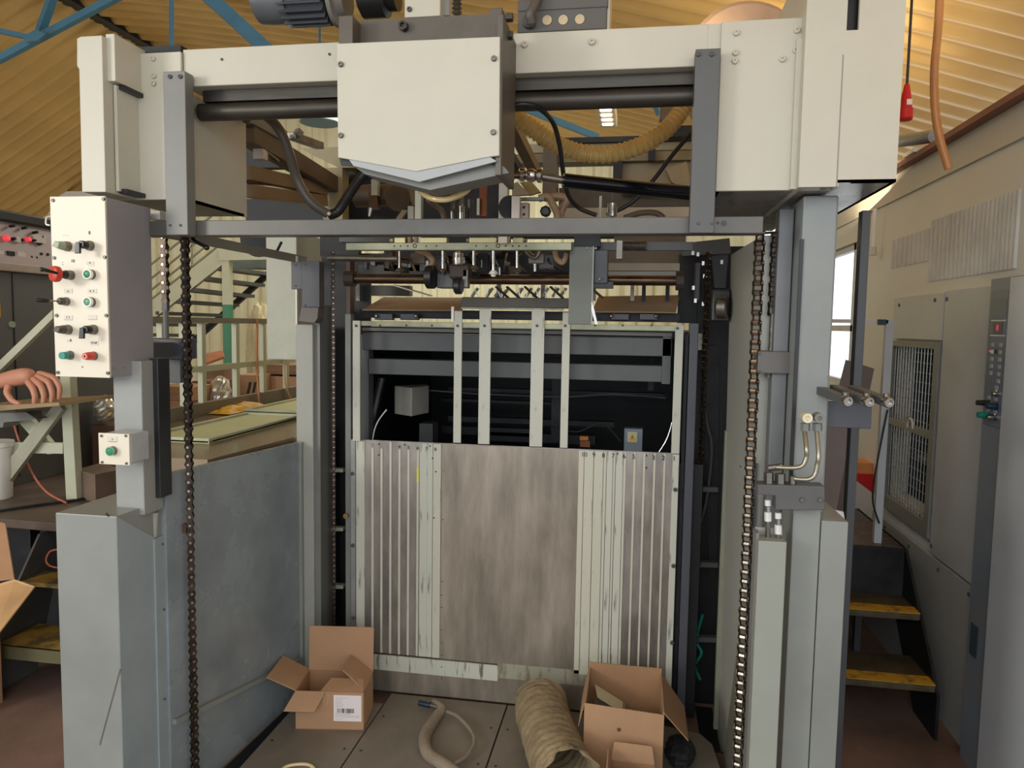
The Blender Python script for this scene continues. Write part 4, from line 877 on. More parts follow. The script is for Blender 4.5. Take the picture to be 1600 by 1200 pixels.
# small hoses and fittings clutter around the head
t = thing('suction_manifold', 'cluster of tan hoses and steel fittings behind the suction rods', 'manifold', P(720, 430, 2.8))
random.seed(3)
for i, (a, b, c_, d) in enumerate(((640, 394, 664, 412), (655, 398, 690, 424), (745, 396, 762, 426), (825, 396, 850, 412), (842, 398, 866, 420))):
    B(a, b, c_, d, 2.74+.01*i, .05).build('valve_body', (TAND, DARKG, VOIDB, STEELD, DARKG)[i], t, bevel=.004)
for i, pts in enumerate((((615, 380), (614, 395), (622, 405), (640, 408)), ((650, 392), (665, 396), (676, 408), (668, 424)), ((818, 376), (824, 394), (836, 402), (842, 392)), ((866, 388), (870, 404), (880, 410), (886, 396)), ((735, 396), (742, 410), (736, 424), (748, 432)))):
    hosemb([P(a, b, 2.70) for a, b in pts], .010, 8).build('short_hose', (BROWNS, TANHOSE, STEELD, TANHOSE, BLKH)[i], t, smooth=True)
for i in range(8):
    a, b = 640+28*i, 408+random.uniform(-6, 10)
    MB().cyl(P(a, b, 2.72), P(a, b+12, 2.72), random.uniform(.005, .009), 8).build('fitting', STEEL if i % 2 else STEELD, t, smooth=True)
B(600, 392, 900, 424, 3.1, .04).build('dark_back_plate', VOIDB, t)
# grey guard plate right of the head
t = thing('sheet_guard_plate', 'grey green upright plate hanging right of the suction rods in front of the frame', 'plate', P(908, 506, 2.72))
YG = 2.66
B(889, 385, 925, 507, YG, .008).build('plate', mat('grey green plate', (104, 106, 98), .42, .3, var=.12, scale=5), t, bevel=.002); B(924.5, 385, 927, 507, YG-.004, .01).build('folded_edge', GREYP, t)
B(928, 390, 950, 443, YG+.01, .05).build('slide_box', SLATE, t, bevel=.004); B(926, 440, 958, 450, YG+.02, .05).build('slide_foot', BLACK, t)
B(897, 368, 938, 385, YG+.01, .04).build('upper_block', VOIDB, t)
for a, b in ((917, 388), (931, 388), (937, 436)): screw(t, P(a, b, YG), .005, 0)
MB().ppoly([(924, 470), (927, 478), (934, 507), (930, 507), (924, 484)], YG-.006, .002).build('bright_strip', STEEL, t)
t = thing('adjuster_screw', 'steel adjuster with a knurled barrel rising through the cross bar on the right', 'adjuster', P(960, 400, 2.6))
MB().cyl(P(957, 300, 2.6), P(957, 322, 2.6), .004, 8).build('spindle', STEELD, t); MB().cyl(P(957, 318, 2.6), P(957, 338, 2.6), .016, 12).build('barrel', STEEL, t, smooth=True)
B(963, 375, 973, 405, 2.58, .02).build('inclined_plate', STEELD, t, bevel=.002); B(936, 306, 940, 342, 2.62, .01).build('blade', GREENG, t)
MB().cyl(P(940, 366, 2.58), P(958, 340, 2.6), .005, 8).build('link_rod', STEELD, t)
# bracket with holes and Y hoses on the right of the housing
t = thing('pneumatic_bracket', 'dusty steel bracket with holes right of the pointed cover', 'bracket', P(812, 342, 2.5))
B(799, 306, 812, 345, 2.5, .03).build('upright_plate', PLAST, t, bevel=.003); B(812, 316, 826, 345, 2.51, .03).build('holed_plate', mat('pinkish steel', (160, 146, 136), .45, .4), t, bevel=.003)
for b in (324, 335): MB().lathe(P(818.5, b, 2.51), (0, -1, 0), [(-.001, .005), (.001, .005), (.001, 0)], 10).build('hole', BLACK, t)
B(812, 308, 850, 313, 2.52, .02).build('top_arm', STEELD, t); MB().ppoly([(800, 288), (808, 284), (828, 304), (800, 306)], 2.55, .02).build('gusset', TANB, t); MB().ppoly([(812, 285), (830, 283), (845, 300), (826, 305)], 2.6, .02).build('gusset', mat('ochre casting', (150, 122, 62), .5), t)
MB().lathe(P(797, 325, 2.55), (.2, -1, 0), [(0, .04), (.02, .04), (.02, 0)], 20).build('dark_disc', VOIDB, t)
MB().lathe(P(853, 331, 2.5), (0, -1, 0), [(0, .014), (.004, .019), (.014, .019), (.018, .012)], 8).build('black_star_knob', BLACK, t)
t = thing('branch_hoses', 'pair of tan hoses forming a Y right of the steel bracket', 'hose', P(865, 345, 2.55))
hosemb([P(842, 310, 2.55), P(856, 308, 2.55), P(864, 320, 2.55), P(871, 336, 2.55), P(869, 350, 2.55)], .013, 10).build('hose', TANHOSE, t, smooth=True)
hosemb([P(862, 308, 2.57), P(876, 307, 2.57), P(886, 312, 2.57), P(879, 326, 2.57), P(874, 345, 2.57)], .013, 10).build('hose', TANHOSE, t, smooth=True)
t = thing('black_hose', 'thin black hose arching from the housing down to the cross bar on the right', 'hose', P(935, 338, 2.5))
hosemb([P(796, 166, 2.15), P(822, 163, 2.15), P(846, 172, 2.2), P(864, 192, 2.3), P(874, 225, 2.35), P(880, 270, 2.4), P(888, 305, 2.45), P(905, 325, 2.5), P(932, 336, 2.5)], .0075, 10).build('hose_length', BLKH, t, smooth=True)
t = thing('black_hose', 'black cable rising diagonally to the right hanger bar', 'hose', P(940, 338, 2.7))
hosemb([P(948, 336, 2.7), P(985, 318, 2.7), P(1018, 285, 2.7), P(1050, 243, 2.7), P(1080, 208, 2.7)], .0075, 10).build('hose_length', BLKH, t, smooth=True)
t = thing('tan_hose', 'short brown hose arching above the cross bar near the right hanger', 'hose', P(1010, 338, 2.6))
hosemb([P(975, 341, 2.6), P(1000, 333, 2.6), P(1025, 333, 2.6), P(1037, 341, 2.6)], .010, 10).build('hose_length', TAND, t, smooth=True)
t = thing('cardan_shaft', 'polished black drive tube with a chrome universal joint running right from the housing', 'shaft', P(960, 290, 2.4))
MB().cyl(P(846, 276, 2.3), P(882, 282, 2.32), .012, 16).build('thin_tube', STEELD, t, smooth=True)
MB().cyl(P(880, 282, 2.3), P(1100, 304, 2.45), .022, 20).build('thick_tube', mat('polished black tube', (26, 28, 34), .12, .6), t, smooth=True)
MB().cyl(P(796, 274, 2.27), P(812, 273, 2.28), .012, 12).build('stub', BROWNS, t)
MB().ball(P(830, 274, 2.29), .021).build('joint_cross', STEEL, t, smooth=True)
for a in (816, 843): MB().lathe(P(a-5, 273+(a-816)*.06, 2.29), (1, 0, 0), [(0, .014), (.004, .021), (.016, .022), (.02, .014)], 14).build('joint_yoke', STEEL, t, smooth=True)
t = thing('yellow_hose', 'thick yellowed corrugated hose sagging behind the right part of the beam', 'hose', P(945, 250, 2.6))
path = smoothpath([P(790, 172, 2.5), P(825, 196, 2.52), (P(860, 220, 2.55)), P(900, 237, 2.6), P(950, 241, 2.62), P(1000, 228, 2.65), P(1040, 203, 2.68), P(1066, 170, 2.7), P(1078, 140, 2.7)], 22)
rr = [.0285+(.0028 if (i % 4) < 2 else -.0015) for i in range(len(path))]
MB().tube(path, rr, 16).build('corrugated_length', YHOSE, t, smooth=False)
t = thing('grey_hose', 'grey rubber hose arching from the left cover down to the cross bar', 'hose', P(520, 338, 2.6))
hosemb([P(384, 186, 2.5), P(396, 176, 2.45), P(416, 182, 2.42), P(438, 205, 2.42), P(452, 240, 2.45), P(464, 280, 2.5), P(485, 315, 2.52), P(513, 335, 2.55)], .0165, 12).build('hose_length', GREYH, t, smooth=True)
MB().ball(P(514, 334, 2.52), .007).build('end_pin', PLAST, t)
t = thing('black_hose', 'black ribbed hose rising from the cross bar towards the pointed cover', 'hose', P(522, 338, 2.6))
path = smoothpath([P(514, 336, 2.56), P(528, 330, 2.56), P(544, 306, 2.58), P(562, 280, 2.6), P(580, 262, 2.6)], 14)
MB().tube(path, [.017+(.0015 if i % 2 else 0) for i in range(len(path))], 12).build('hose_length', BLKH, t, smooth=True)
# rear frame on the right side behind the yellow hose
t = thing('rear_portal', 'tan rear portal frame of the press behind the yellow corrugated hose', 'frame', P(960, 340, 3.9))
B(826, 222, 1100, 236, 3.9, .12).build('upper_rail', OLIVE, t); B(800, 238, 1100, 252, 3.85, .12).build('lower_rail', mat('olive grey rail', (128, 118, 92), .5), t); B(840, 213, 1090, 221, 3.86, .10).build('dark_rail', VOIDB, t)
B(848, 228, 870, 310, 3.8, .1).build('post', TAND, t); B(1013, 232, 1024, 250, 3.8, .06).build('stop', VOIDB, t)
B(972, 252, 1090, 300, 3.9, .1).build('side_panel', mat('beige casting', (166, 150, 118), .5, var=.1), t); B(873, 292, 1100, 323, 4.0, .1).build('brown_panel', TAND, t)
B(868, 324, 1100, 345, 3.95, .1).build('cream_panel', mat('cream lower panel', (206, 198, 178), .5), t); B(958, 252, 972, 278, 3.85, .05).build('dark_catch', VOIDB, t)
B(1045, 196, 1085, 213, 3.6, .1).build('dark_motor', VOIDB, t); MB().lathe(P(1030, 184, 3.6), (1, 0, 0), [(0, .06), (.08, .06)], 16).build('round_cap', TAND, t)
MB().ppoly([(1040, 264), (1072, 252), (1085, 300), (1050, 285)], 3.8, .05).build('triangular_lug', mat('beige casting', (166, 150, 118), .5), t)
MB().bar(P(797, 190, 2.6), P(840, 275, 3.2), .04, .04).build('diagonal_strut', TANB, t); MB().bar(P(794, 240, 2.6), P(816, 275, 3.0), .03, .03).build('inner_strut', VOIDB, t)
# feed board and sheets
t = thing('feed_table', 'pale feed table and dark cross parts behind the suction head', 'table', P(800, 478, 3.4))
B(945, 411, 1062, 423, 2.95, .3).build('upper_plate', mat('beige plate', (176, 164, 142), .5), t); B(948, 424, 1062, 432, 2.95, .3).build('white_plate', GREYP, t)
B(560, 414, 700, 430, 3.1, .05).build('dark_beam', DARKG, t); B(945, 391, 1066, 411, 3.3, .05).build('dark_beam', TAND, t)
B(560, 446, 640, 462, 3.6, .05).build('grey_roller', MIDG, t)
for a in (556, 776, 845, 925, 985, 1003, 1040): B(a, 444, a+6, 470, 3.2, .02).build('support', STEELD if a < 990 else VOIDB, t)
for i, a in enumerate((783, 800, 828, 868, 930)): MB().bar(P(a-8, 448, 3.05), P(a+12, 466, 3.1), .012, .006).build('sheet_finger', STEEL, t)
MB().bar(P(618, 446, 3.1), P(672, 462, 3.05), .04, .004).build('white_tongue', WRING, t)
SHE = mat('tan sheet', (178, 152, 120), .7, var=.06, scale=3, stretch=(1, 6, 1))
t = thing('paper_sheet', 'tan paper sheet lying tilted on the left of the feed table', 'sheet', P(640, 486, 3.1))
sheetmb([P(565, 485, 3.06), P(722, 486, 3.06), P(730, 466, 3.3), P(600, 465, 3.3)], .003).build('sheet', SHE, t)
t = thing('paper_sheet', 'tan paper sheet lying tilted on the right of the feed table', 'sheet', P(1000, 488, 3.1))
sheetmb([P(925, 488, 3.06), P(1056, 489, 3.06), P(1062, 462, 3.3), P(935, 464, 3.3)], .003).build('sheet', SHE, t)
t = thing('sheet_hold_down', 'dark grey hold down bar above the middle guide bars', 'bar', P(800, 482, 3.0))
MB().ppoly([(722, 464), (890, 466), (888, 482), (718, 481)], 3.02, .03).build('bar_body', mat('dark olive bar', (88, 84, 76), .45, .3), t, bevel=.003); B(720, 481, 880, 483.5, 3.0, .03).build('bright_edge', STEELD, t)
t = thing('front_lay_bar', 'dark bar with small lugs just above the drilled top rail', 'bar', P(800, 500, 3.1))
B(562, 486, 1062, 500, 3.12, .05).build('bar_body', VOIDB, t); 
for a in (585, 625, 955, 1000): B(a, 490, a+28, 500, 3.08, .03).build('lug', SLATE, t, bevel=.003)
for a in (588, 650, 955, 1025): MB().ball(P(a, 494, 3.07), .008).build('bolt', STEEL, t)

# ================================================================== THINGS ON THE PLATFORM
PF = .0385
def cbox(t, x0, x1, y0, y1, z0, z1, th=.004, M=CARD):
    MB().box(x0, x1, y0, y0+th, z0, z1).build('front_wall', M, t); MB().box(x0, x1, y1-th, y1, z0, z1).build('rear_wall', CARDI, t)
    MB().box(x0, x0+th, y0+th, y1-th, z0, z1).build('side_wall', M, t); MB().box(x1-th, x1, y0+th, y1-th, z0, z1).build('side_wall', M, t); MB().box(x0, x1, y0, y1, z0, z0+th).build('bottom', CARDI, t)
t = thing('cardboard_box', 'open cardboard box with a white barcode label standing left on the platform', 'box', (-1.16, 2.75, PF))
x0, x1, y0, y1 = -1.30, -1.03, 2.66, 2.84; z1 = .195
cbox(t, x0, x1, y0, y1, PF, z1)
sheetmb([(x0, y1, z1), (x1, y1, z1), (x1+.0, y1+.012, z1+.185), (x0-.0, y1+.012, z1+.185)], -.004).build('rear_flap', CARD, t)
sheetmb([(x0, y0, z1), (x0, y1, z1), (x0-.115, y1+.015, z1+.05), (x0-.115, y0-.0, z1+.05)], .004).build('left_flap', CARD, t)
sheetmb([(x1, y1, z1), (x1, y0+.02, z1), (x1-.09, y0+.035, z1+.075), (x1-.09, y1-.01, z1+.075)], .004).build('right_flap', CARD, t)
sheetmb([(x0, y0, z1), (x0+.12, y0, z1), (x0+.09, y0-.055, z1-.055), (x0-.03, y0-.055, z1-.055)], .004).build('front_flap', CARD, t)
sheetmb([(x0+.10, y0, z1), (x1, y0, z1), (x1-.01, y0+.05, z1+.03), (x0+.13, y0+.05, z1+.03)], .004).build('inner_flap', CARDI, t)
mb = MB()
for i in range(7): 
    xx = x0+.095+.006*i; mb.bar((xx, y0-.002, z1-.01), (xx+.012*math.sin(i), y0-.004, z1-.045-.01*math.cos(i*2)), .0018, .001)
mb.build('torn_edge', mat('torn card', (206, 178, 146), .9), t)
la, lb_ = x0+.152, x0+.262; lz0, lz1 = z1-.118, z1-.012
lst = MB().box(la, lb_, y0-.0012, y0, lz0, lz1)
lst = lst.build('label_sticker', PAPER, t)
mb = MB(); xx = la+.014; random.seed(5)
while xx < la+.082:
    w_ = random.choice((.001, .001, .002, .003)); mb.box(xx, xx+w_, y0-.0017, y0-.0012, lz0+.034, lz0+.052); xx += w_+random.choice((.001, .0015, .003))
mb.build('barcode', INK, lst)
mb = MB()
for k_, (zz, w_, h_) in enumerate(((.094, .045, .0012), (.088, .028, .0008), (.083, .022, .0008), (.078, .025, .0008), (.073, .02, .0008), (.068, .03, .0008), (.060, .026, .0018), (.028, .055, .0022), (.022, .09, .001), (.017, .094, .001), (.008, .03, .0008))):
    xx = la+.008
    while xx < la+.008+w_:
        mb.box(xx, xx+.0035, y0-.0017, y0-.0012, lz0+zz, lz0+zz+h_); xx += .005
mb.build('label_print', GINK, lst)
t.rotation_euler.z = .14
t = thing('cardboard_box', 'open taller cardboard box with a paper inside at the right end of the platform', 'box', (0, 2.65, PF))
x0, x1, y0, y1 = -.145, .135, 2.56, 2.86; z1 = .30
MB().prism([(x0, y0, PF), (x1, y0, PF), (x1, y0, z1-.01), (x0, y0, z1+.005)], (0, .004, 0)).build('front_wall', CARD, t); MB().box(x0, x1, y1-.004, y1, PF, z1+.02).build('rear_wall', CARDI, t)
MB().box(x0, x0+.004, y0+.004, y1-.004, PF, z1).build('side_wall', CARD, t); MB().box(x1-.004, x1, y0+.004, y1-.004, PF, z1).build('side_wall', CARD, t); MB().box(x0, x1, y0, y1, PF, PF+.004).build('bottom', CARDI, t)
sheetmb([(x1, y0, z1), (x1, y1, z1), (x1+.09, y1-.03, z1-.11), (x1+.09, y0+.03, z1-.11)], .004).build('right_flap', CARDI, t)
sheetmb([(x0+.0, y0+.01, z1), (x0, y1, z1), (x0-.02, y1-.02, z1-.10), (x0-.02, y0+.03, z1-.10)], .003).build('left_flap', CARD, t)
MB().lathe((x0+.125, y0-.0002, z1-.08), (0, -1, 0), [(0, .008), (.0004, .006), (.0004, 0)], 8).build('stain', mat('oil stain', (100, 70, 46), .8), t)
t = thing('paper_card', 'cream folded paper card sticking up inside the taller cardboard box', 'paper', (-.06, 2.7, .2))
sheetmb([(-.12, 2.80, .26), (-.01, 2.80, .20), (.005, 2.72, .19), (-.105, 2.72, .25)], .002).build('card', mat('cream card', (206, 196, 160), .8), t)
MB().box(-.12, .0, 2.66, 2.80, PF+.006, .20).build('folded_stack', mat('grey card', (120, 118, 108), .8), t)
t = thing('cardboard_box', 'small torn cardboard box in front of the taller box at the bottom edge', 'box', (.04, 2.36, PF))
x0, x1, y0, y1 = -.045, .105, 2.30, 2.50; z1 = .17
cbox(t, x0, x1, y0, y1, PF, z1-.03)
sheetmb([(x0, y1, z1-.03), (x1, y1, z1-.03), (x1-.01, y1+.01, z1+.03), (x0+.01, y1+.01, z1+.033)], -.004).build('rear_flap', CARD, t)
sheetmb([(x0+.02, y0, z1-.03), (x1, y0, z1-.03), (x1-.02, y0+.07, z1+.0), (x0+.01, y0+.08, z1+.005)], .004).build('front_flap', mat('light card', (196, 158, 112), .8), t)
sheetmb([(x0, y0, z1-.03), (x0, y1, z1-.03), (x0-.012, y1-.02, z1+.02), (x0-.012, y0+.02, z1+.01)], .004).build('left_flap', CARD, t)
t = thing('white_strip', 'white strip sticking out right of the small torn box', 'strip', P(1050, 1185, 2.4))
q = PZ(1062, 1178, .15); MB().bar((.11, 2.36, .12), (.165, 2.44, .165), .012, .008).build('strip', WRING, t)
t = thing('black_mound', 'dark sack lying between the taller box and the chain at the right', 'sack', (.21, 2.66, PF))  # low crumpled dark lump filling the gap right of the box
mb = MB(); random.seed(31); cc = Vector((.205, 2.70, PF+.001))
for i in range(13):
    th = math.pi*i/12
    for j in range(16):
        ph = 2*math.pi*j/16; r = 1+random.uniform(-.14, .14)
        mb.v.append(cc+Vector((.055*math.sin(th)**.6*math.cos(ph)*r, .075*math.sin(th)**.6*math.sin(ph)*r, .045*(1-math.cos(th))*(1+random.uniform(-.08, .02)))))
for i in range(12):
    for j in range(16): q_ = (j+1) % 16; mb.f.append((i*16+j, i*16+q_, (i+1)*16+q_, (i+1)*16+j))
mb.build('sack_body', mat('black sack', (30, 30, 32), .7), t)
# duct roll
t = thing('duct_roll', 'dusty crumpled flexible duct lying on the platform right of the coiled hose', 'duct', (-.25, 2.6, PF))
path = smoothpath([(-.335, 2.86, PF+.10), (-.32, 2.76, PF+.105), (-.27, 2.60, PF+.105), (-.225, 2.46, PF+.104), (-.185, 2.37, PF+.104)], 14)
mb = MB(); n = 40; random.seed(11); nz = [random.uniform(-.004, .004) for _ in range(400)]
m_ = len(path); k0 = 0
for i, p in enumerate(path):
    d = (path[min(i+1, m_-1)]-path[max(i-1, 0)]).normalized(); s_ = Vector((d.y, -d.x, 0)).normalized(); u_ = Vector((0, 0, 1))
    for j in range(n):
        a = 2*math.pi*j/n; r = .098+.0022*math.sin(i*1.7+math.sin(a)*1.2)+nz[(i*7+j*3) % 400]*.7
        if i == 0: r *= .9
        if i == m_-1: r += .012*math.sin(a*5)
        mb.v.append(p+s_*r*math.cos(a)*1.02+u_*r*math.sin(a)*.98+d*(.02*math.sin(a*3) if i == m_-1 else 0))
for i in range(m_-1):
    for j in range(n): q_ = (j+1) % n; mb.f.append((i*n+j, i*n+q_, (i+1)*n+q_, (i+1)*n+j))
mb.build('duct_wall', DUCTM, t, smooth=True, thick=.004)
MB().lathe((-.335, 2.862, PF+.10), (.1, 1, 0), [(0, .08), (.004, .08), (.004, 0)], 24).build('crumpled_end', DUCTM, t)
# coiled hose
t = thing('coiled_hose', 'dusty ribbed vacuum hose coiled on the platform with a dark blue end clamp', 'hose', (-.7, 2.7, PF))
def hz(a, b): q = PZ(a, b, PF+.02); return q
path = smoothpath([hz(678, 1096), hz(690, 1108)+Vector((0, 0, .004)), hz(680, 1122), hz(664, 1150), hz(668, 1176), hz(690, 1192), hz(712, 1208), hz(740, 1230)], 26)
rr = [(.010+.012*min(1, i/60))+(.0016 if i % 3 == 0 else 0) for i in range(len(path))]
MB().tube(path, rr, 12).build('ribbed_length', DUSTH, t, smooth=True)
MB().tube(smoothpath([hz(698, 1112), hz(716, 1120), hz(736, 1142), hz(741, 1160), hz(728, 1182), hz(708, 1194)], 14), .0075, 8).build('thin_length', DUSTH, t, smooth=True)
MB().cyl(hz(655, 1098), hz(672, 1102), .012, 14).build('hose_clamp', mat('blue clamp', (40, 58, 74), .4, .3), t); MB().cyl(hz(668, 1101), hz(684, 1105), .008, 10).build('nozzle', STEELD, t)
t = thing('cream_hose', 'thin cream hose lying in an arc at the bottom left of the platform', 'hose', (-1.0, 2.3, PF))
MB().tube(smoothpath([PZ(425, 1230, PF+.006), PZ(440, 1203, PF+.006), PZ(458, 1195, PF+.006), PZ(485, 1196, PF+.006), PZ(500, 1215, PF+.006)], 8), .006, 8).build('hose_length', CREAMH, t, smooth=True)
# dark backs of the head
t = thing('head_back_frame', 'dark brown backing frame behind the suction head between the masts', 'frame', P(800, 440, 3.3))
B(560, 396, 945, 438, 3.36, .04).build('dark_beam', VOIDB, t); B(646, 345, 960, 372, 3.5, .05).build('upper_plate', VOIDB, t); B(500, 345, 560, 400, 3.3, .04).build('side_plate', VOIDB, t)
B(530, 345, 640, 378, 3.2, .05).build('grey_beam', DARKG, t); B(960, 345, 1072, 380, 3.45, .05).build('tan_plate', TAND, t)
# ================================================================== ROOF TRUSS AND LAMPS
YB = 5.6
t = thing('roof_truss', 'blue painted steel roof truss crossing below the golden ceiling', 'truss', P(100, 50, YB))
def pbar(p0, Y0, p1, Y1, wpx, M, nm, par, dep=None):
    a, b = P(*p0, Y0), P(*p1, Y1); w = wpx*(Y0+Y1)/2/FPX
    return MB().bar(a, b, dep or w, w).build(nm, M, par)
for p0, p1, w in (((-40, 113), (200, -14), 11), ((88, -20), (62, 52), 12), ((-30, 42), (44, 58), 8), ((268, -20), (268, 80), 7), ((305, -25), (425, 85), 22), ((790, 158), (935, 215), 9), ((1010, 130), (1032, 178), 9), ((400, -20), (420, 30), 7)):
    pbar(p0, YB, p1, YB+.1, w, BLUE, 'truss_bar', t)
MB().ppoly([(36, 56), (55, 46), (72, 52), (60, 62), (40, 66)], YB-.03, .03).build('gusset_plate', BLUE, t)
t = thing('pendant_lamp', 'blue rimmed round industrial pendant lamp hanging far behind left of the cover', 'lamp', P(500, 182, 6))
c_ = P(500, 184, 6.0)
MB().lathe(c_, (0, 0, 1), [(-.045, .165), (-.04, .168), (.03, .13), (.09, .12), (.1, .06), (.16, .05)], 28).build('shade', mat('lamp shade', (126, 130, 124), .4), t, smooth=True); MB().lathe(c_, (0, 0, 1), [(-.047, .155), (-.044, .155), (-.044, .0)], 28).build('blue_lens', BLUE, t); MB().cyl(c_+Vector((0, 0, .15)), c_+Vector((0, 0, .9)), .01, 8).build('rod', BLUE, t)
for i, (y0, y1, X, lb) in enumerate(((3.45, 4.3, -.19, 'lit white strip lamp under the golden ceiling, seen below the top beam'), (2.15, 2.62, -.10, 'white strip lamp above the beam, cut by the top of the picture'))):
    t = thing('ceiling_lamp', lb, 'lamp', (X, (y0+y1)/2, 2.74), 'strip lamps')
    MB().box(X-.05, X+.05, y0, y1, 2.76, 2.82).build('housing', mat('lamp housing', (226, 214, 186), .4), t, bevel=.01)
    for k_ in range(9 if i == 0 else 3):
        MB().box(X-.028, X+.028, y0+.03+.09*k_, y0+.06+.09*k_, 2.755, 2.76).build('lit_tube', LAMPE, t)
t = thing('hanging_hose', 'orange hose hanging from above in front of the right wall', 'hose', P(1482, 264, 2.6))
hosemb([P(1470, -40, 2.6), P(1466, 40, 2.6), P(1460, 110, 2.6), P(1461, 170, 2.6), P(1468, 215, 2.6), P(1482, 264, 2.6)], .0125, 12).build('hose_length', mat('orange hose', (190, 130, 74), .35), t, smooth=True)
t = thing('red_plug', 'red industrial socket hanging just right of the large cream cover', 'socket', P(1414, 190, 3.0))
c_ = P(1414, 188, 3.0); MB().lathe(c_, (0, 0, 1), [(0, .022), (.005, .026), (.04, .026), (.043, .022), (.06, .020), (.09, .016), (.128, .009)], 16).build('socket_body', REDB, t, smooth=True); MB().box(c_.x-.004, c_.x+.014, c_.y-.023, c_.y-.018, c_.z+.05, c_.z+.07).build('label_plate', WRING, t)
MB().cyl(c_+Vector((0, 0, .12)), c_+Vector((0, 0, .9)), .005, 8).build('cord', BLKH, t)
t = thing('wall_conduit', 'thin white conduit dropping from the eave of the right wall', 'conduit', PX(1366, 400, 1.30))
q = PX(1366, 350, 1.30); MB().cyl((q.x, q.y, 2.33), (q.x, q.y, PX(1366, 398, 1.30).z), .012, 10).build('pipe', WRING, t, smooth=True); MB().cyl((q.x, q.y, PX(1366, 385, 1.30).z), (q.x, q.y, PX(1366, 398, 1.30).z), .02, 10).build('end_socket', PLAST, t)
t = thing('eave_tube', 'short grey tube and white clip resting at the eave beside the big cover', 'tube', (1.30, 3.98, 2.5))
MB().cyl((1.30, 3.7, 2.53), (1.1, 4.2, 2.6), .03, 12).build('tube_body', MIDG, t, smooth=True); MB().box(1.27, 1.33, 3.85, 3.99, 2.496, 2.515).build('clip', WRING, t)
# ================================================================== RIGHT EQUIPMENT CABINET
XC = 1.32
t = thing('equipment_cabinet', 'pale blue grey equipment cabinet with a mesh window along the right wall', 'cabinet', (XC, 3.5, 0))
def xb(y0, y1, z0, z1, M, nm, x0=XC, x1=XW-.001, par=None, bev=.002): return MB().box(x0, x1, y0, y1, z0, z1).build(nm, M, par or t, bevel=bev)
xb(3.525, 4.16, 1.61, 1.82, CABG, 'upper_panel'); d_ = xb(3.03, 3.512, .665, 1.825, CABG, 'door'); xb(2.2, 4.6, .0, .655, mat('lower skirt paint', (176, 180, 178), .35, var=.06), 'lower_panel')
fr = mat('mesh frame', (132, 134, 130), .4)
w_ = xb(3.525, 3.58, .72, 1.60, fr, 'window_frame', XC-.008); 
for (a, b, c_, d) in ((4.12, 4.16, .72, 1.60), (3.58, 4.12, .72, .79), (3.58, 4.12, 1.57, 1.60), (3.58, 4.12, 1.165, 1.20)): xb(a, b, c_, d, fr, 'window_frame', XC-.008)
mb = MB()
for i in range(14): y = 3.58+.54*(i+.5)/14; mb.cyl((XC+.004, y, .79), (XC+.004, y, 1.57), .0022, 5)
for i in range(17): z = .79+.78*(i+.5)/17; mb.cyl((XC+.006, 3.58, z), (XC+.006, 4.12, z), .0022, 5)
mb.build('wire_mesh', mat('mesh wire', (150, 154, 152), .3, .6), t)
mb = MB().tube([(XC-.01+.0, 3.80+.035*math.cos(a/8*math.pi), 1.185+.045*math.sin(a/8*math.pi)) for a in range(9)], .006, 8); mb.build('latch_loop', PLAST, t)
MB().box(1.44, 1.92, 3.3, 4.4, 1.7, 1.72).build('light_block_roof', MIDG, t); MB().box(1.44, 1.9, 3.3, 3.32, .6, 1.7).build('light_block_side', MIDG, t); MB().box(1.9, 1.92, 3.3, 4.4, .6, 1.7).build('inner_back', mat('inner grey', (110, 116, 122), .5), t); MB().box(1.44, 1.9, 4.3, 4.32, .6, 1.7).build('light_block_side', mat('inner grey', (110, 116, 122), .5), t)  # roof and side plates added to keep light out of the cabinet
MB().box(1.44, 1.9, 3.4, 4.3, .6, .7).build('inner_shelf', MIDG, t); MB().box(1.44, 1.9, 3.4, 4.3, 1.0, 1.02).build('inner_shelf', MIDG, t)
for i, (y, z, r, h, M) in enumerate(((3.75, 1.02, .05, .2, mat('blue filter', (50, 90, 140), .3)), (3.95, 1.02, .07, .25, PLAST), (3.65, .7, .08, .22, PLAST), (3.9, .7, .09, .2, STEELD), (4.1, .7, .05, .25, DARKG), (4.12, 1.02, .05, .3, SLATE))):
    MB().lathe((1.62, y, z), (0, 0, 1), [(0, r), (h*.7, r), (h*.9, r*.8), (h, r*.3)], 16).build('pump_unit', M, t, smooth=True)
MB().box(1.7, 1.72, 3.7, 3.85, 1.4, 1.52).build('yellow_label', mat('pale yellow label', (222, 222, 160), .5), t)
for y, z in ((4.08, 1.78), (3.62, 1.79), (3.49, 1.79), (3.06, 1.79), (3.07, 1.15), (3.49, .70), (3.40, .62), (3.10, .62), (3.75, .62), (4.1, .62), (2.9, .62)):
    MB().lathe((XC, y, z), (-1, 0, 0), [(0, .009), (.004, .009), (.005, .004), (.005, 0)], 10).build('cabinet_screw', DARKG, t)
t = thing('cabinet_column', 'darker blue grey cabinet column at the right edge of the picture', 'cabinet', (XC-.01, 2.6, 0))
xb(2.2, 3.022, 0, 1.845, CABD, 'column_body', XC-.03, par=t); xb(2.2, 2.845, 0, 1.84, CABG, 'side_panel', XC-.045, XC-.031, par=t)
MB().box(XC-.034, XC-.03, 2.93, 2.99, .43, .55).build('dark_plate', mat('dark teal plate', (66, 82, 96), .5, var=.2), t)
t = thing('control_strip', 'narrow blue grey membrane control strip with red display on the cabinet column', 'control panel', (XC-.035, 2.93, 1.3))
xs = XC-.036
xb(2.865, 3.0, 1.31, 1.80, mat('strip blue grey', (112, 124, 138), .35), 'strip_plate', XC-.036, XC-.0305, t)
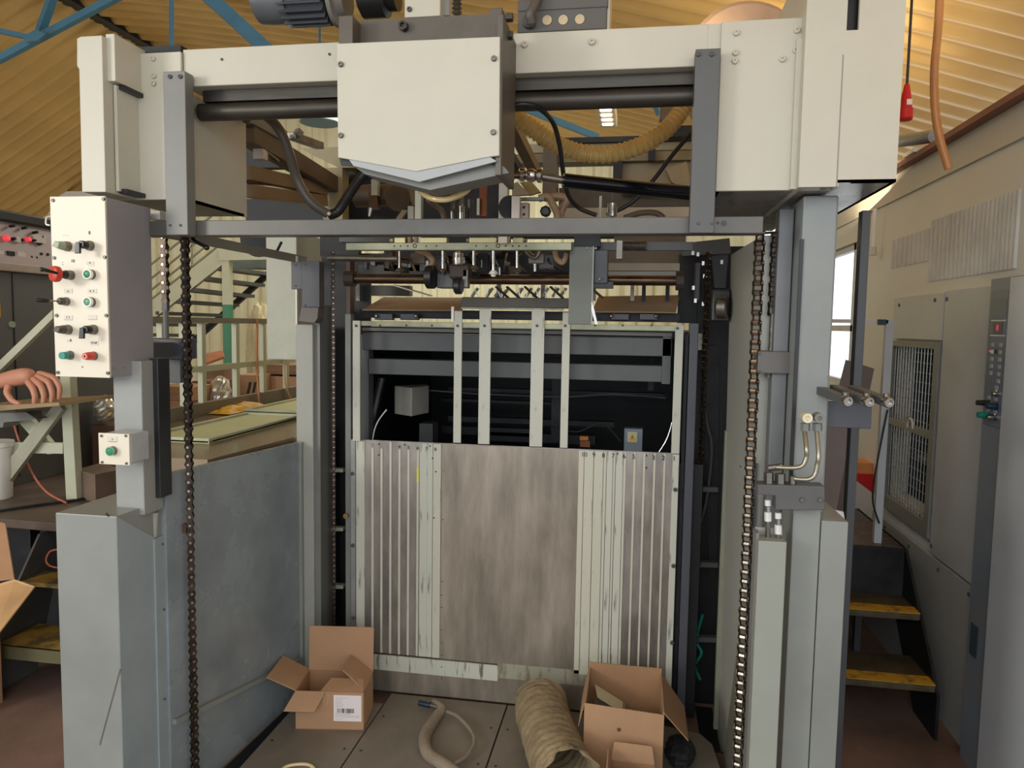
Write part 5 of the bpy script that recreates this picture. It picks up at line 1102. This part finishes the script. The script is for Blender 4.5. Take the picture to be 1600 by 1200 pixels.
xb(2.875, 2.985, 1.70, 1.77, mat('display surround', (96, 106, 122), .3), 'display_surround', xs-.001, xs, t, 0); MB().box(xs-.002, xs-.001, 2.90, 2.965, 1.645, 1.685).build('display_window', mat('display dark', (90, 70, 88), .2), t)
text('8', (xs-.0025, 2.93, 1.665), .03, REDL, t, 'display_digit', (math.pi/2, 0, -math.pi/2))
MB().box(xs-.0015, xs, 2.875, 2.985, 1.690, 1.694).build('white_line', WRING, t); MB().box(xs-.0015, xs, 2.875, 2.985, 1.636, 1.640).build('white_line', WRING, t)
for i in range(6):
    for k_, y in enumerate((2.96, 2.90)):
        if k_ == 0 and i == 5: continue
        MB().box(xs-.002, xs, y-.01, y+.01, 1.598-.026*i, 1.612-.026*i).build('button', mat('button grey', (176, 182, 186), .4) if not (i == 1 and k_ == 0) else WRING, t)
MB().box(xs-.002, xs, 2.925, 2.945, 1.572, 1.588).build('dark_button', BLACK, t); MB().box(xs-.0025, xs, 2.975, 2.981, 1.577, 1.583).build('red_led', REDL, t)
for y, z in ((2.91, 1.45), (2.96, 1.41), (2.91, 1.41), (2.96, 1.365), (2.91, 1.365)): MB().box(xs-.0015, xs, y-.011, y+.011, z-.006, z+.008).build('button_label', mat('button grey', (176, 182, 186), .4), t)
def xk(y, z, M, l, nm, r=.011): MB().lathe((xs, y, z), (-1, 0, 0), [(0, r+.002), (.006, r+.002), (.007, r), (l, r*.85), (l, 0)], 14).build(nm, M, t, smooth=True)
xk(2.90, 1.43, STEEL, .018, 'key_switch'); xk(2.965, 1.39, BLACK, .04, 'selector_knob'); xk(2.90, 1.385, mat('navy knob', (24, 44, 70), .4), .034, 'selector_knob', .013); xk(2.965, 1.345, TEAL, .034, 'teal_button', .013); xk(2.90, 1.345, STEEL, .03, 'key_switch')
# ================================================================== RIGHT STAIR
t = thing('access_stair', 'steel access stair with yellow edged treads right of the column', 'stair', (1.0, 3.3, 0))
SX0, SX1 = .72, 1.235
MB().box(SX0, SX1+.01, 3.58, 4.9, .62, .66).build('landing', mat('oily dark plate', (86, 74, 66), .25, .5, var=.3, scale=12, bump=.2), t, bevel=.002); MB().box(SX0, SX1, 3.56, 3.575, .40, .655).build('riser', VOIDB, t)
for z, y0, y1 in ((.44, 3.34, 3.62), (.22, 3.14, 3.42)):
    MB().box(SX0, SX1, y0, y1, z-.03, z).build('tread', TREAD, t, bevel=.002); MB().box(SX0, SX1, y0-.004, y0+.075, z, z+.003).build('yellow_edge', YEL, t)
MB().prism([(SX1, 3.12, 0), (SX1, 3.12, .19), (SX1, 3.56, .66), (SX1, 4.9, .66), (SX1, 4.9, .55), (SX1, 3.75, .45), (SX1, 3.35, 0)], (.012, 0, 0)).build('stringer', VOIDB, t)
MB().box(.86, .90, 3.5, 3.54, 0, .44).build('support_leg', DARKG, t); MB().box(1.14, 1.17, 3.9, 3.94, 0, .62).build('support_leg', DARKG, t)
t = thing('daylight_board', 'added white board standing in for daylight under the stair landing', 'board', (1.0, 4.6, 0)); MB().box(.6, 1.3, 4.7, 4.72, .02, .5).build('board', WRING, t)  # pale board added to suggest bright daylight below the landing
t = thing('guard_door_frame', 'pale painted guard door frame with a dark clip at its top corner', 'frame', P(1382, 828, 3.6))
q = P(1382, 660, 3.62); MB().box(P(1376, 660, 3.62).x, P(1388, 660, 3.62).x, 3.62, 3.65, .661, P(1382, 500, 3.62).z).build('post', CABG, t); B(1296, 499, 1388, 505, 3.62, .03).build('top_rail', PLAST, t); B(1373, 499, 1385, 508, 3.60, .02).build('dark_clip', mat('dark teal clip', (20, 50, 60), .4), t)
hosemb([P(1387, 640, 3.6), P(1375, 700, 3.6), P(1366, 750, 3.6), P(1364, 785, 3.6), P(1374, 818, 3.6)], .004, 8).build('black_cable', BLKH, t, smooth=True)
t = thing('red_crate', 'bright red crate standing beyond the stair landing', 'crate', (1.15, 4.5, .66)); q0, q1 = P(1330, 740, 4.4), P(1382, 822, 4.4)
MB().box(q0.x, q1.x, 4.4, 4.6, .661, q0.z).build('crate_body', REDB, t, bevel=.004); MB().box(q0.x, q1.x-.06, 4.42, 4.58, q0.z, q0.z+.06).build('orange_pad', mat('orange pad', (222, 150, 90), .6), t)
t = thing('slanted_sheet', 'white slanted panel leaning on the red crate', 'panel', (1.1, 4.3, .66)); MB().ppoly([(1330, 745), (1376, 780), (1376, 822), (1330, 822)], 4.32, .015).build('panel', PLAST, t)
def P0_(px, Y, Z=0.0):
    lo, hi = 500, 2500
    for _ in range(40):
        mid = (lo+hi)/2
        if P(px, mid, Y).z > Z: lo = mid
        else: hi = mid
    return lo
t = thing('leaning_board', 'brown board leaning behind the latch bracket beside the column', 'board', P(1300, 792, 2.9)); MB().ppoly([(1288, 668), (1330, 668), (1308, 792), (1290, 900), (1285, P0_(1280, 2.9)), (1262, P0_(1262, 2.9)), (1270, 792)], 2.9, .01).build('board', mat('brown board', (112, 98, 92), .4, .2), t)
t = thing('leaning_board', 'brown board tilted behind the window side of the dark pole', 'board', P(1340, 612, 3.4)); MB().ppoly([(1322, 562), (1366, 576), (1356, 625), (1322, 660), (1318, P0_(1318, 3.7, .662)), (1296, P0_(1296, 3.7, .662)), (1306, 625)], 3.7, .01).build('board', mat('brown board', (132, 116, 110), .4), t)
t = thing('crumpled_paper', 'white crumpled paper between the column cover and the dark pole', 'paper', P(1306, 832, 2.5)); MB().ppoly([(1284, 793), (1318, 800), (1322, 826), (1300, 815), (1284, 806)], 2.45, .01).build('paper', PAPER, t)
# ================================================================== LEFT BACKGROUND
t = thing('side_deck', 'dark steel deck beside the press with two large floor plates', 'deck', (-3.4, 3.6, 0))
DK = mat('dull deck plate', (112, 98, 86), .5, .3, var=.25, scale=3, bump=.1)
MB().hexa([(-5, 3.05, .66), (-2.30, 2.96, .66), (-2.30, 6, .66), (-5, 6, .66), (-5, 3.05, .70), (-2.30, 2.96, .70), (-2.30, 6, .70), (-5, 6, .70)]).build('deck_plate', DK, t, bevel=.002)
MB().bar((-3.1, 2.99, .706), (-2.31, 4.1, .706), .02, .012).build('plate_edge', VOIDB, t)
MB().box(-5, -2.30, 3.3, 3.32, 0, .66).build('shade_back', VOID, t); MB().box(-2.92, -2.86, 3.08, 3.14, .5, .66).build('bracket', VOIDB, t); MB().box(-2.62, -2.56, 3.04, 3.10, .5, .66).build('bracket', VOIDB, t)  # black sheet puts shade into the void under the deck
t = thing('side_stair', 'short steel stair with a worn yellow tread at the lower left', 'stair', (-2.5, 2.85, 0))
MB().box(-2.72, -2.2, 2.72, 2.96, .19, .22).build('tread', mat('worn yellow tread', (168, 140, 66), .55, rgb2=(104, 94, 66), thr=(.4, .55), scale=12), t, bevel=.002); MB().box(-2.72, -2.2, 2.715, 2.73, .165, .22).build('tread_edge', mat('worn olive edge', (122, 118, 88), .4, .4), t); MB().box(-2.76, -2.2, 2.90, 3.05, .42, .44).build('tread', mat('worn yellow tread', (168, 140, 66), .55), t)
MB().prism([(-2.74, 2.70, 0), (-2.74, 2.70, .22), (-2.78, 3.04, .62), (-2.78, 3.2, .62), (-2.74, 2.95, 0)], (.012, 0, 0)).build('stringer', DARKG, t)
t = thing('steel_block', 'low brown steel block lying on the side deck beside the bench leg', 'block', (-2.5, 3.5, .7))
cs = [PZ(118, 734, .85), PZ(148, 741, .85), PZ(190, 733, .85), PZ(160, 722, .85)]
MB().hexa([Vector((c.x, c.y, .701)) for c in cs]+cs).build('block_body', mat('brown block steel', (134, 114, 100), .4, .3, var=.2), t, bevel=.003)
t = thing('work_bench', 'pale green steel bench with crossed legs and a wooden top at the left edge', 'bench', P(80, 788, 3.4), )
YN = 3.36
MB().ppoly([(93, 588), (109, 588), (120, 780), (103, 781)], YN, .05).build('leg', PALEF, t, bevel=.003)
MB().ppoly([(-30, 770), (-30, 812), (98, 640), (88, 628)], YN-.03, .03).build('cross_brace', mat('pale olive steel', (168, 166, 144), .45), t); MB().ppoly([(22, 652), (46, 652), (92, 708), (74, 710)], YN+.03, .03).build('cross_brace', PALEF, t)
MB().ppoly([(-30, 691), (98, 692), (98, 709), (-30, 707)], YN+.005, .02).build('side_rail', PALEF, t); MB().ppoly([(-20, 598), (-20, 582), (82, 484), (82, 498)], YN+.1, .03).build('sloping_rail', PALEF, t)
MB().ppoly([(-60, 636), (92, 629), (93, 634), (-60, 647)], 3.0, .4).build('wooden_top', WOOD, t); MB().ppoly([(-30, 647), (40, 644), (58, 655), (6, 660), (4, 668), (-30, 668)], YN-.1, .1).build('under_tray', MIDG, t)
t = thing('white_bucket', 'white plastic bucket standing on the deck under the bench', 'bucket', (-2.95, 3.6, .7)); q = PZ(-6, 778, .702)
MB().lathe((q.x, q.y, .701), (0, 0, 1), [(0, .07), (.005, .074), (.27, .084), (.275, .09), (.30, .09), (.30, .082)], 24).build('bucket_body', WRING, t, smooth=True)
t = thing('orange_cable', 'thin orange cable trailing from the bench down to the deck', 'cable', PZ(104, 786, .705))
hosemb([P(18, 650, 3.5), P(30, 690, 3.5), P(48, 735, 3.45), P(72, 768, 3.35), PZ(104, 786, .706)], .005, 8).build('cable_length', mat('salmon cable', (200, 112, 88), .4), t, smooth=True)
t = thing('cable_loop', 'thin brown cable loop beside the lower left stair', 'cable', P(85, 885, 2.9))
hosemb([P(92, 858, 2.88), P(78, 862, 2.88), P(72, 875, 2.88), P(78, 884, 2.88), P(94, 888, 2.88)], .004, 8).build('cable_length', mat('salmon cable', (200, 112, 88), .4), t, smooth=True)
t = thing('cardboard_box', 'torn open cardboard box at the far left edge beside the stair', 'box', P(10, 990, 2.55))
sheetmb([P(-60, 800, 2.70), P(8, 818, 2.70), P(22, 905, 2.66), P(-60, 915, 2.66)], .005).build('rear_wall', CARDI, t); sheetmb([P(-60, 930, 2.66), P(22, 905, 2.66), P(54, 916, 2.62), P(-20, 1012, 2.3)], .005).build('flap', mat('light card', (196, 158, 112), .8), t); MB().box(P(-80, 990, 2.66).x, P(0, 990, 2.66).x, 2.5, 2.66, 0, .42).build('lower_body', CARD, t)
# console with cabinets below
XL = -3.4
t = thing('press_console', 'mauve grey sloped operator console with red pilot lights at the left edge', 'console', (XL, 4.2, 1.9))
ya, yb_ = PX(-60, 400, XL).y, PX(168, 400, XL).y; zt_, zb = PX(20, 346, XL).z, PX(20, 412, XL).z
MB().hexa([(XL-.5, ya, zb), (XL+.0, ya, zb), (XL+.0, yb_, zb), (XL-.5, yb_, zb), (XL-.5, ya, zt_), (XL-.06, ya, zt_), (XL-.06, yb_, zt_), (XL-.5, yb_, zt_)]).build('console_body', PINKG, t)
MB().box(XL-.5, XL-.03, ya, yb_, zt_, zt_+.06).build('top_visor', BLACK, t, bevel=.01); MB().box(XL-.1, XL+.03, ya, yb_, zb-.045, zb).build('front_edge', mat('beige edge', (170, 156, 142), .4), t, bevel=.005)
def con(px, py, r, M, nm):
    q = PX(px, py, XL-.025); MB().lathe(q, (1, 0, .15), [(-.02, r), (.012, r), (.014, r*.7), (.014, 0)], 12).build(nm, M, t)
con(10, 372, .017, REDL, 'red_pilot_light'); con(44, 374, .014, REDL, 'red_pilot_light')
for a, b in ((21, 373), (34, 375), (53, 376), (56, 363), (64, 370), (62, 381), (47, 402), (55, 403), (63, 397), (73, 398), (20, 353), (39, 356)): con(a, b, .008, VOIDB, 'small_button')
for a, b, c_, d in ((24, 369, 31, 379), (26, 393, 39, 407), (-4, 391, 5, 404), (53, 366, 71, 381)):
    q0, q1 = PX(a, b, XL-.02), PX(c_, d, XL-.02); MB().box(XL-.03, XL-.012, q0.y, q1.y, q1.z, q0.z).build('label_plate', PLAST, t)
q0, q1 = PX(9, 392, XL-.02), PX(20, 400, XL-.02); MB().box(XL-.03, XL-.005, q0.y, q1.y, q1.z, q0.z).build('dark_display', VOIDB, t)
t = thing('grey_cabinet', 'dark grey steel cabinets below the mauve console', 'cabinet', (XL, 4.3, .7))
MB().box(XL-.5, XL-.02, ya, yb_+.06, .70, zb-.046).build('cabinet_body', mat('cabinet dark grey', (92, 94, 92), .4, var=.05), t, bevel=.004)
q = PX(21, 500, XL-.02); MB().box(XL-.021, XL-.016, q.y-.003, q.y+.003, .75, zb-.05).build('door_gap', BLACK, t); q = PX(23, 507, XL); MB().lathe((XL-.02, q.y, q.z), (1, 0, 0), [(0, .02), (.01, .018), (.01, 0)], 12).build('door_handle', PALEG, t)
q0, q1 = PX(-8, 472, XL), PX(5, 495, XL); MB().box(XL-.02, XL-.015, q0.y, q1.y, q1.z, q0.z).build('yellow_label', YELB, t)
# staircase far behind
t = thing('far_staircase', 'pale green steel staircase with dark treads in front of the far cladding', 'stair', P(330, 560, 7.2))
YS, YS2 = 6.9, 7.7
MB().bar(P(205, 512, YS), P(352, 396, YS), .05, .16).build('stringer', PALEF, t); MB().bar(P(262, 570, YS2), P(428, 420, YS2), .05, .06).build('stringer', VOIDB, t)
for (x0, y0, x1, y1) in ((334, 418, 414, 429), (312, 435, 402, 446), (296, 453, 386, 463), (268, 471, 362, 477), (236, 489, 345, 493), (226, 507, 315, 508), (222, 523, 290, 524)):
    MB().bar(P(x0, y0, YS), P(x1, y1, YS2), .22, .035).build('tread', DARKG, t)
MB().bar(P(345, 399, YS), P(470, 396, YS), .08, .11).build('landing_beam', PALEF, t); MB().bar(P(365, 411, YS2), P(470, 413, YS2), .3, .12).build('landing_plate', mat('landing grey', (110, 126, 120), .5), t)
q = P(355, 440, YS); MB().box(q.x-.038, q.x+.038, YS-.03, YS+.04, P(355, 476, YS).z, P(355, 403, YS).z).build('post', PALEF, t); MB().box(q.x-.038, q.x+.038, YS-.03, YS+.04, 0, P(355, 476, YS).z).build('green_post_base', GPOST, t)
for (x0, y0, x1, y1) in ((215, 470, 345, 366), (215, 452, 345, 348), (215, 430, 345, 326), (215, 485, 345, 381)):
    MB().cyl(P(x0, y0, YS), P(x1, y1, YS), .012, 6).build('handrail', mat('olive rail', (136, 140, 112), .5), t)
for a in (258, 300, 342): MB().cyl(P(a, 478-(a-250)*.8, YS), P(a, 420-(a-250)*.8, YS), .012, 6).build('baluster', mat('olive rail', (136, 140, 112), .5), t)
t = thing('work_table', 'low dark table behind the walkway railing holding the cardboard boxes', 'table', (-3.3, 5.4, 0)); MB().box(-4.4, -2.36, 4.6, 6.2, .88, .93).build('table_top', mat('table brown', (110, 92, 76), .6), t)
for x, y in ((-4.3, 4.7), (-2.46, 4.7), (-4.3, 6.1), (-2.46, 6.1)): MB().box(x-.03, x+.03, y-.03, y+.03, 0 if y > 6.05 and False else .70 if x < -2.4 and y < 6 else .0, .88).build('leg', DARKG, t)
specs = [(236, 627, 292, 660, 4.75, 'cardboard_box', 'small cardboard box on the table behind the railing, lowest on the left', CARD), (240, 604, 300, 626, 4.8, 'cardboard_box', 'flattened cardboard box on top of the small box behind the railing', CARDI),
         (300, 596, 331, 646, 5.1, 'cardboard_box', 'red brown box just right of the small stacked boxes', mat('red brown card', (126, 84, 66), .8)), (370, 586, 404, 640, 5.3, 'cardboard_box', 'brown cardboard box with dark straps right of the clear bag', CARD), (404, 588, 466, 632, 5.5, 'cardboard_box', 'wide pale brown cardboard box at the right behind the railing', mat('pink card', (196, 154, 120), .8)), (404, 570, 466, 585, 5.5, 'cardboard_box', 'flat stack of card lying on the wide pale brown box', mat('dark card', (136, 108, 84), .8))]
for (a, b, c_, d, Y, nm, lb, M) in specs:
    t = thing(nm, lb, 'box', P((a+c_)/2, d, Y)); zb_ = P((a+c_)/2, d, Y).z
    if Y != 4.8 and b != 570: zb_ = .931
    x0, x1 = P(a, (b+d)/2, Y).x, P(c_, (b+d)/2, Y).x; z1 = P((a+c_)/2, b, Y).z
    MB().box(x0, x1, Y, Y+.3, zb_, z1).build('box_body', M, t, bevel=.003); MB().box(x0+.02, x1-.02, Y-.001, Y, (zb_+z1)/2-.004, (zb_+z1)/2+.004).build('tape', mat('tape', (150, 116, 84), .4), t)
    if a == 370:
        for dx in (0, 8): MB().ppoly([(389+dx, 597), (393+dx, 597), (385+dx, 635), (381+dx, 635)], Y-.004, .003).build('strap', INK, t)
def lump(nm, lb, cat, px, py, Y, sx, sz, M, seed, sy=None, zz=None):
    t = thing(nm, lb, cat, P(px, py, Y)); random.seed(seed); mb = MB(); c = P(px, py, Y) if zz is None else Vector((P(px, py, Y).x, Y, zz)); n, m2 = 14, 18
    for i in range(n+1):
        th = math.pi*i/n
        for j in range(m2):
            ph = 2*math.pi*j/m2; r = 1+random.uniform(-.16, .16)
            mb.v.append(c+Vector((sx*math.sin(th)**.7*math.cos(ph)*r, (sy or sx)*math.sin(th)**.7*math.sin(ph)*r, sz*(1-math.cos(th))*(1+random.uniform(-.04, .04)))))
    for i in range(n):
        for j in range(m2): q_ = (j+1) % m2; mb.f.append((i*m2+j, i*m2+q_, (i+1)*m2+q_, (i+1)*m2+j))
    return mb.build(nm+'_body', M, t)
lump('plastic_bag', 'shiny clear plastic bag standing between the cardboard boxes behind the railing', 'bag', 345, 645, 5.1, .075, .135, FOIL, 4)
lump('wrapped_bundle', 'cream cloth wrapped bundle behind the railing below the far stair', 'bundle', 408, 520, 5.98, .12, .43, mat('cream cloth', (216, 206, 168), .8), 8, .1, .932)
lump('wrapped_bundle', 'large pale bundle to the right of the cream bundle behind the railing', 'bundle', 442, 520, 6.05, .12, .40, mat('pale cloth', (200, 190, 160), .8), 9, .1, .932)
t = thing('brown_crate', 'brown crate on the deck behind the control column carrying the silver bundle', 'crate', P(165, 700, 4.3)); MB().box(P(144, 690, 4.15).x, P(188, 690, 4.15).x, 4.15, 4.4, .702, P(163, 662, 4.2).z-.002).build('crate_body', mat('crate brown', (110, 84, 66), .7), t)
lump('wrapped_bundle', 'silver wrapped bundle standing on the deck left of the push button box', 'bundle', 163, 660, 4.2, .06, .085, FOIL, 12)
t = thing('open_carton', 'open red brown carton tilted behind the railing by the green post', 'box', P(335, 575, 6.2)); sheetmb([P(318, 572, 6.0), P(352, 560, 6.0), P(349, 550, 6.3), P(320, 556, 6.3)], .02).build('carton_body', mat('orange card', (178, 118, 86), .8), t); MB().box(P(318, 575, 6.0).x, P(350, 575, 6.0).x, 6.0, 6.25, .931, P(335, 573, 6.0).z).build('lower_stack', mat('dark card', (136, 108, 84), .8), t)
for i, (a, c_) in enumerate(((402, 405), (445, 448))):
    t = thing('hanging_hose', ('orange', 'cream')[i]+' thin hose hanging down behind the walkway railing', 'hose', P(a, 620, 4.9)); hosemb([PX(a, 499, -2.23), PX(a-1, 560, -2.235), PX(a+1, 600, -2.23), PX(a+(3 if i == 0 else 12), 630, -2.215)], .007, 8).build('hose_length', (mat('orange hose', (190, 130, 74), .35), CREAMH)[i], t, smooth=True)
# ================================================================== HAND RESTING ON THE BENCH
t = thing('person', 'bare hand and forearm reaching in from the left edge, fingers resting on the bench', 'person', P(45, 634, 3.1))
YH = 3.08
def skinmesh(name, verts, edges, radii, M, par, sub=2, roots=(0,)):
    o0 = verts[0]; me = bpy.data.meshes.new(name); me.from_pydata([v-o0 for v in verts], edges, []); me.materials.append(M)
    o = bpy.data.objects.new(name, me); COL.objects.link(o); WO[o] = o0; o.parent = par; o.location = o0-WO[par]
    sk = o.modifiers.new('skin', 'SKIN'); sk.use_smooth_shade = True
    if not me.skin_vertices:
        bm = bmesh.new(); bm.from_mesh(me); bm.verts.layers.skin.verify(); bm.to_mesh(me); bm.free()
    for i, r in enumerate(radii):
        me.skin_vertices[0].data[i].radius = (r, r) if not isinstance(r, tuple) else r
    for i in roots: me.skin_vertices[0].data[i].use_root = True
    ss = o.modifiers.new('sub', 'SUBSURF'); ss.levels = sub; ss.render_levels = sub
    return o
try:
    V = [P(-170, 616, YH+.1), P(-90, 608, YH+.05), P(-30, 601, YH+.02), P(-4, 597, YH), P(16, 592, YH-.005), P(36, 588, YH-.01), P(54, 587, YH-.012)]
    E_ = [(i, i+1) for i in range(6)]; R2 = [.046, .041, .034, .036, .043, .046, .038]; ROOTS = [0]
    fin = [[(42, 594, -.035), (51, 606, -.055), (55, 620, -.06), (53, 633, -.055)], [(50, 591, -.018), (64, 602, -.04), (69, 618, -.044), (67, 634, -.04)], [(55, 587, 0), (76, 596, -.02), (82, 614, -.024), (80, 633, -.02)], [(58, 583, .02), (85, 590, .002), (94, 606, 0), (91, 626, 0)], [(14, 600, -.03), (10, 614, -.052), (18, 626, -.058), (32, 632, -.058)]]
    for f in fin:
        ROOTS.append(len(V))
        for j, (a, b, dy) in enumerate(f):
            V.append(P(a, b, YH+dy)); R2.append((.018, .0155, .0135, .0105)[j])
            if j: E_.append((len(V)-2, len(V)-1))
    skinmesh('hand', V, E_, R2, SKIN, t, roots=ROOTS)
except Exception as e:
    print('HAND', e)

# ================================================================== SMALL FITTINGS
t = thing('teal_cable', 'teal cable looping at the foot of the right inner mast', 'cable', P(1090, 1060, 3.1))
hosemb([P(1098, 960, 3.1), P(1088, 1000, 3.1), P(1096, 1020, 3.08), P(1086, 1040, 3.1), P(1094, 1062, 3.1)], .006, 8).build('cable_length', TEAL, t, smooth=True)
hosemb([P(1072, 980, 3.08), P(1078, 960, 3.07), P(1074, 1000, 3.08), P(1070, 1010, 3.08)], .004, 6).build('white_tail', WRING, t, smooth=True)
t = thing('tappet_row', 'row of small brass and steel tappets on top of the drilled alloy rail', 'fitting', P(715, 372, 2.62))
random.seed(21)
for a in list(range(612, 700, 9))+list(range(732, 830, 9)):
    h = random.uniform(4, 8); MB().cyl(P(a, 378, 2.66), P(a, 378-h, 2.66), random.uniform(.005, .009), 8).build('tappet', random.choice((STEEL, STEELD, mat('brass cream block', (196, 188, 140), .35, .4), TANB)), t, smooth=True)
t = thing('head_clutter', 'dark springs, brackets and oily links hanging between the suction rods', 'linkage', P(760, 430, 2.85))
for i in range(26):
    a = random.uniform(560, 885); b = random.uniform(394, 418); w_ = random.uniform(5, 14); h = random.uniform(8, 20); Y = random.uniform(2.82, 3.0)
    MB().ppoly([(a, b), (a+w_, b+random.uniform(-3, 3)), (a+w_*.9, b+h), (a+random.uniform(-2, 3), b+h*.9)], Y, .03).build('link', random.choice((VOIDB, DARKG, STEELD, BROWNS, VOIDB, TAND)), t, bevel=.003)
for i in range(12):
    a = 600+24*i; hosemb([P(a, 396, 2.8), P(a+random.uniform(-10, 10), 408, 2.78), P(a+random.uniform(-8, 16), 424, 2.8)], .005, 6, 5).build('small_tube', random.choice((BLKH, TANHOSE, STEELD)), t, smooth=True)
t = thing('sheet_separators', 'row of bright steel separator springs behind the dark hold down bar', 'springs', P(830, 466, 3.1))
for i, a in enumerate((742, 765, 778, 790, 812, 826, 838, 852, 868, 880)):
    MB().bar(P(a, 452+random.uniform(-4, 4), 3.1), P(a+random.uniform(-8, 8), 466, 3.1), .006, .004).build('spring', STEEL, t); MB().bar(P(a+5, 450, 3.12), P(a-5, 464, 3.12), .005, .012).build('spring', STEELD, t)
t = thing('mast_lug_row', 'small bright bolts and lugs beside the right inner mast top', 'bolts', P(1085, 440, 3.1))
for a, b in ((1082, 396), (1090, 398), (1098, 412), (1100, 432), (1083, 450), (1086, 470), (1098, 475), (1127, 410)): MB().box(P(a, b, 3.1).x-.005, P(a, b, 3.1).x+.005, 3.08, 3.1, P(a, b, 3.1).z-.008, P(a, b, 3.1).z+.008).build('bright_bolt', STEEL, t)

t = thing('gap_shading', 'added black gutter strip between the left side guard and the pile platform', 'shading', (-1.42, 2.2, 0))  # flat black strip, shade put into the gap beside the platform
MB().hexa([(-1.52, 1.4, .001), (-1.376, 1.4, .001), (-1.376, 2.99, .001), (-1.41, 2.99, .001), (-1.52, 1.4, .006), (-1.376, 1.4, .006), (-1.376, 2.99, .006), (-1.41, 2.99, .006)]).build('strip', VOID, t)
t = thing('gap_shading', 'added black gutter strip between the platform and the right bay wall', 'shading', (.38, 2.2, 0))  # same added shade strip for the right-hand gap
MB().box(.37, .46, 1.4, 2.35, .001, .006).build('strip', VOID, t); MB().box(.30, .37, 2.86, 3.2, .001, .006).build('strip', VOID, t)
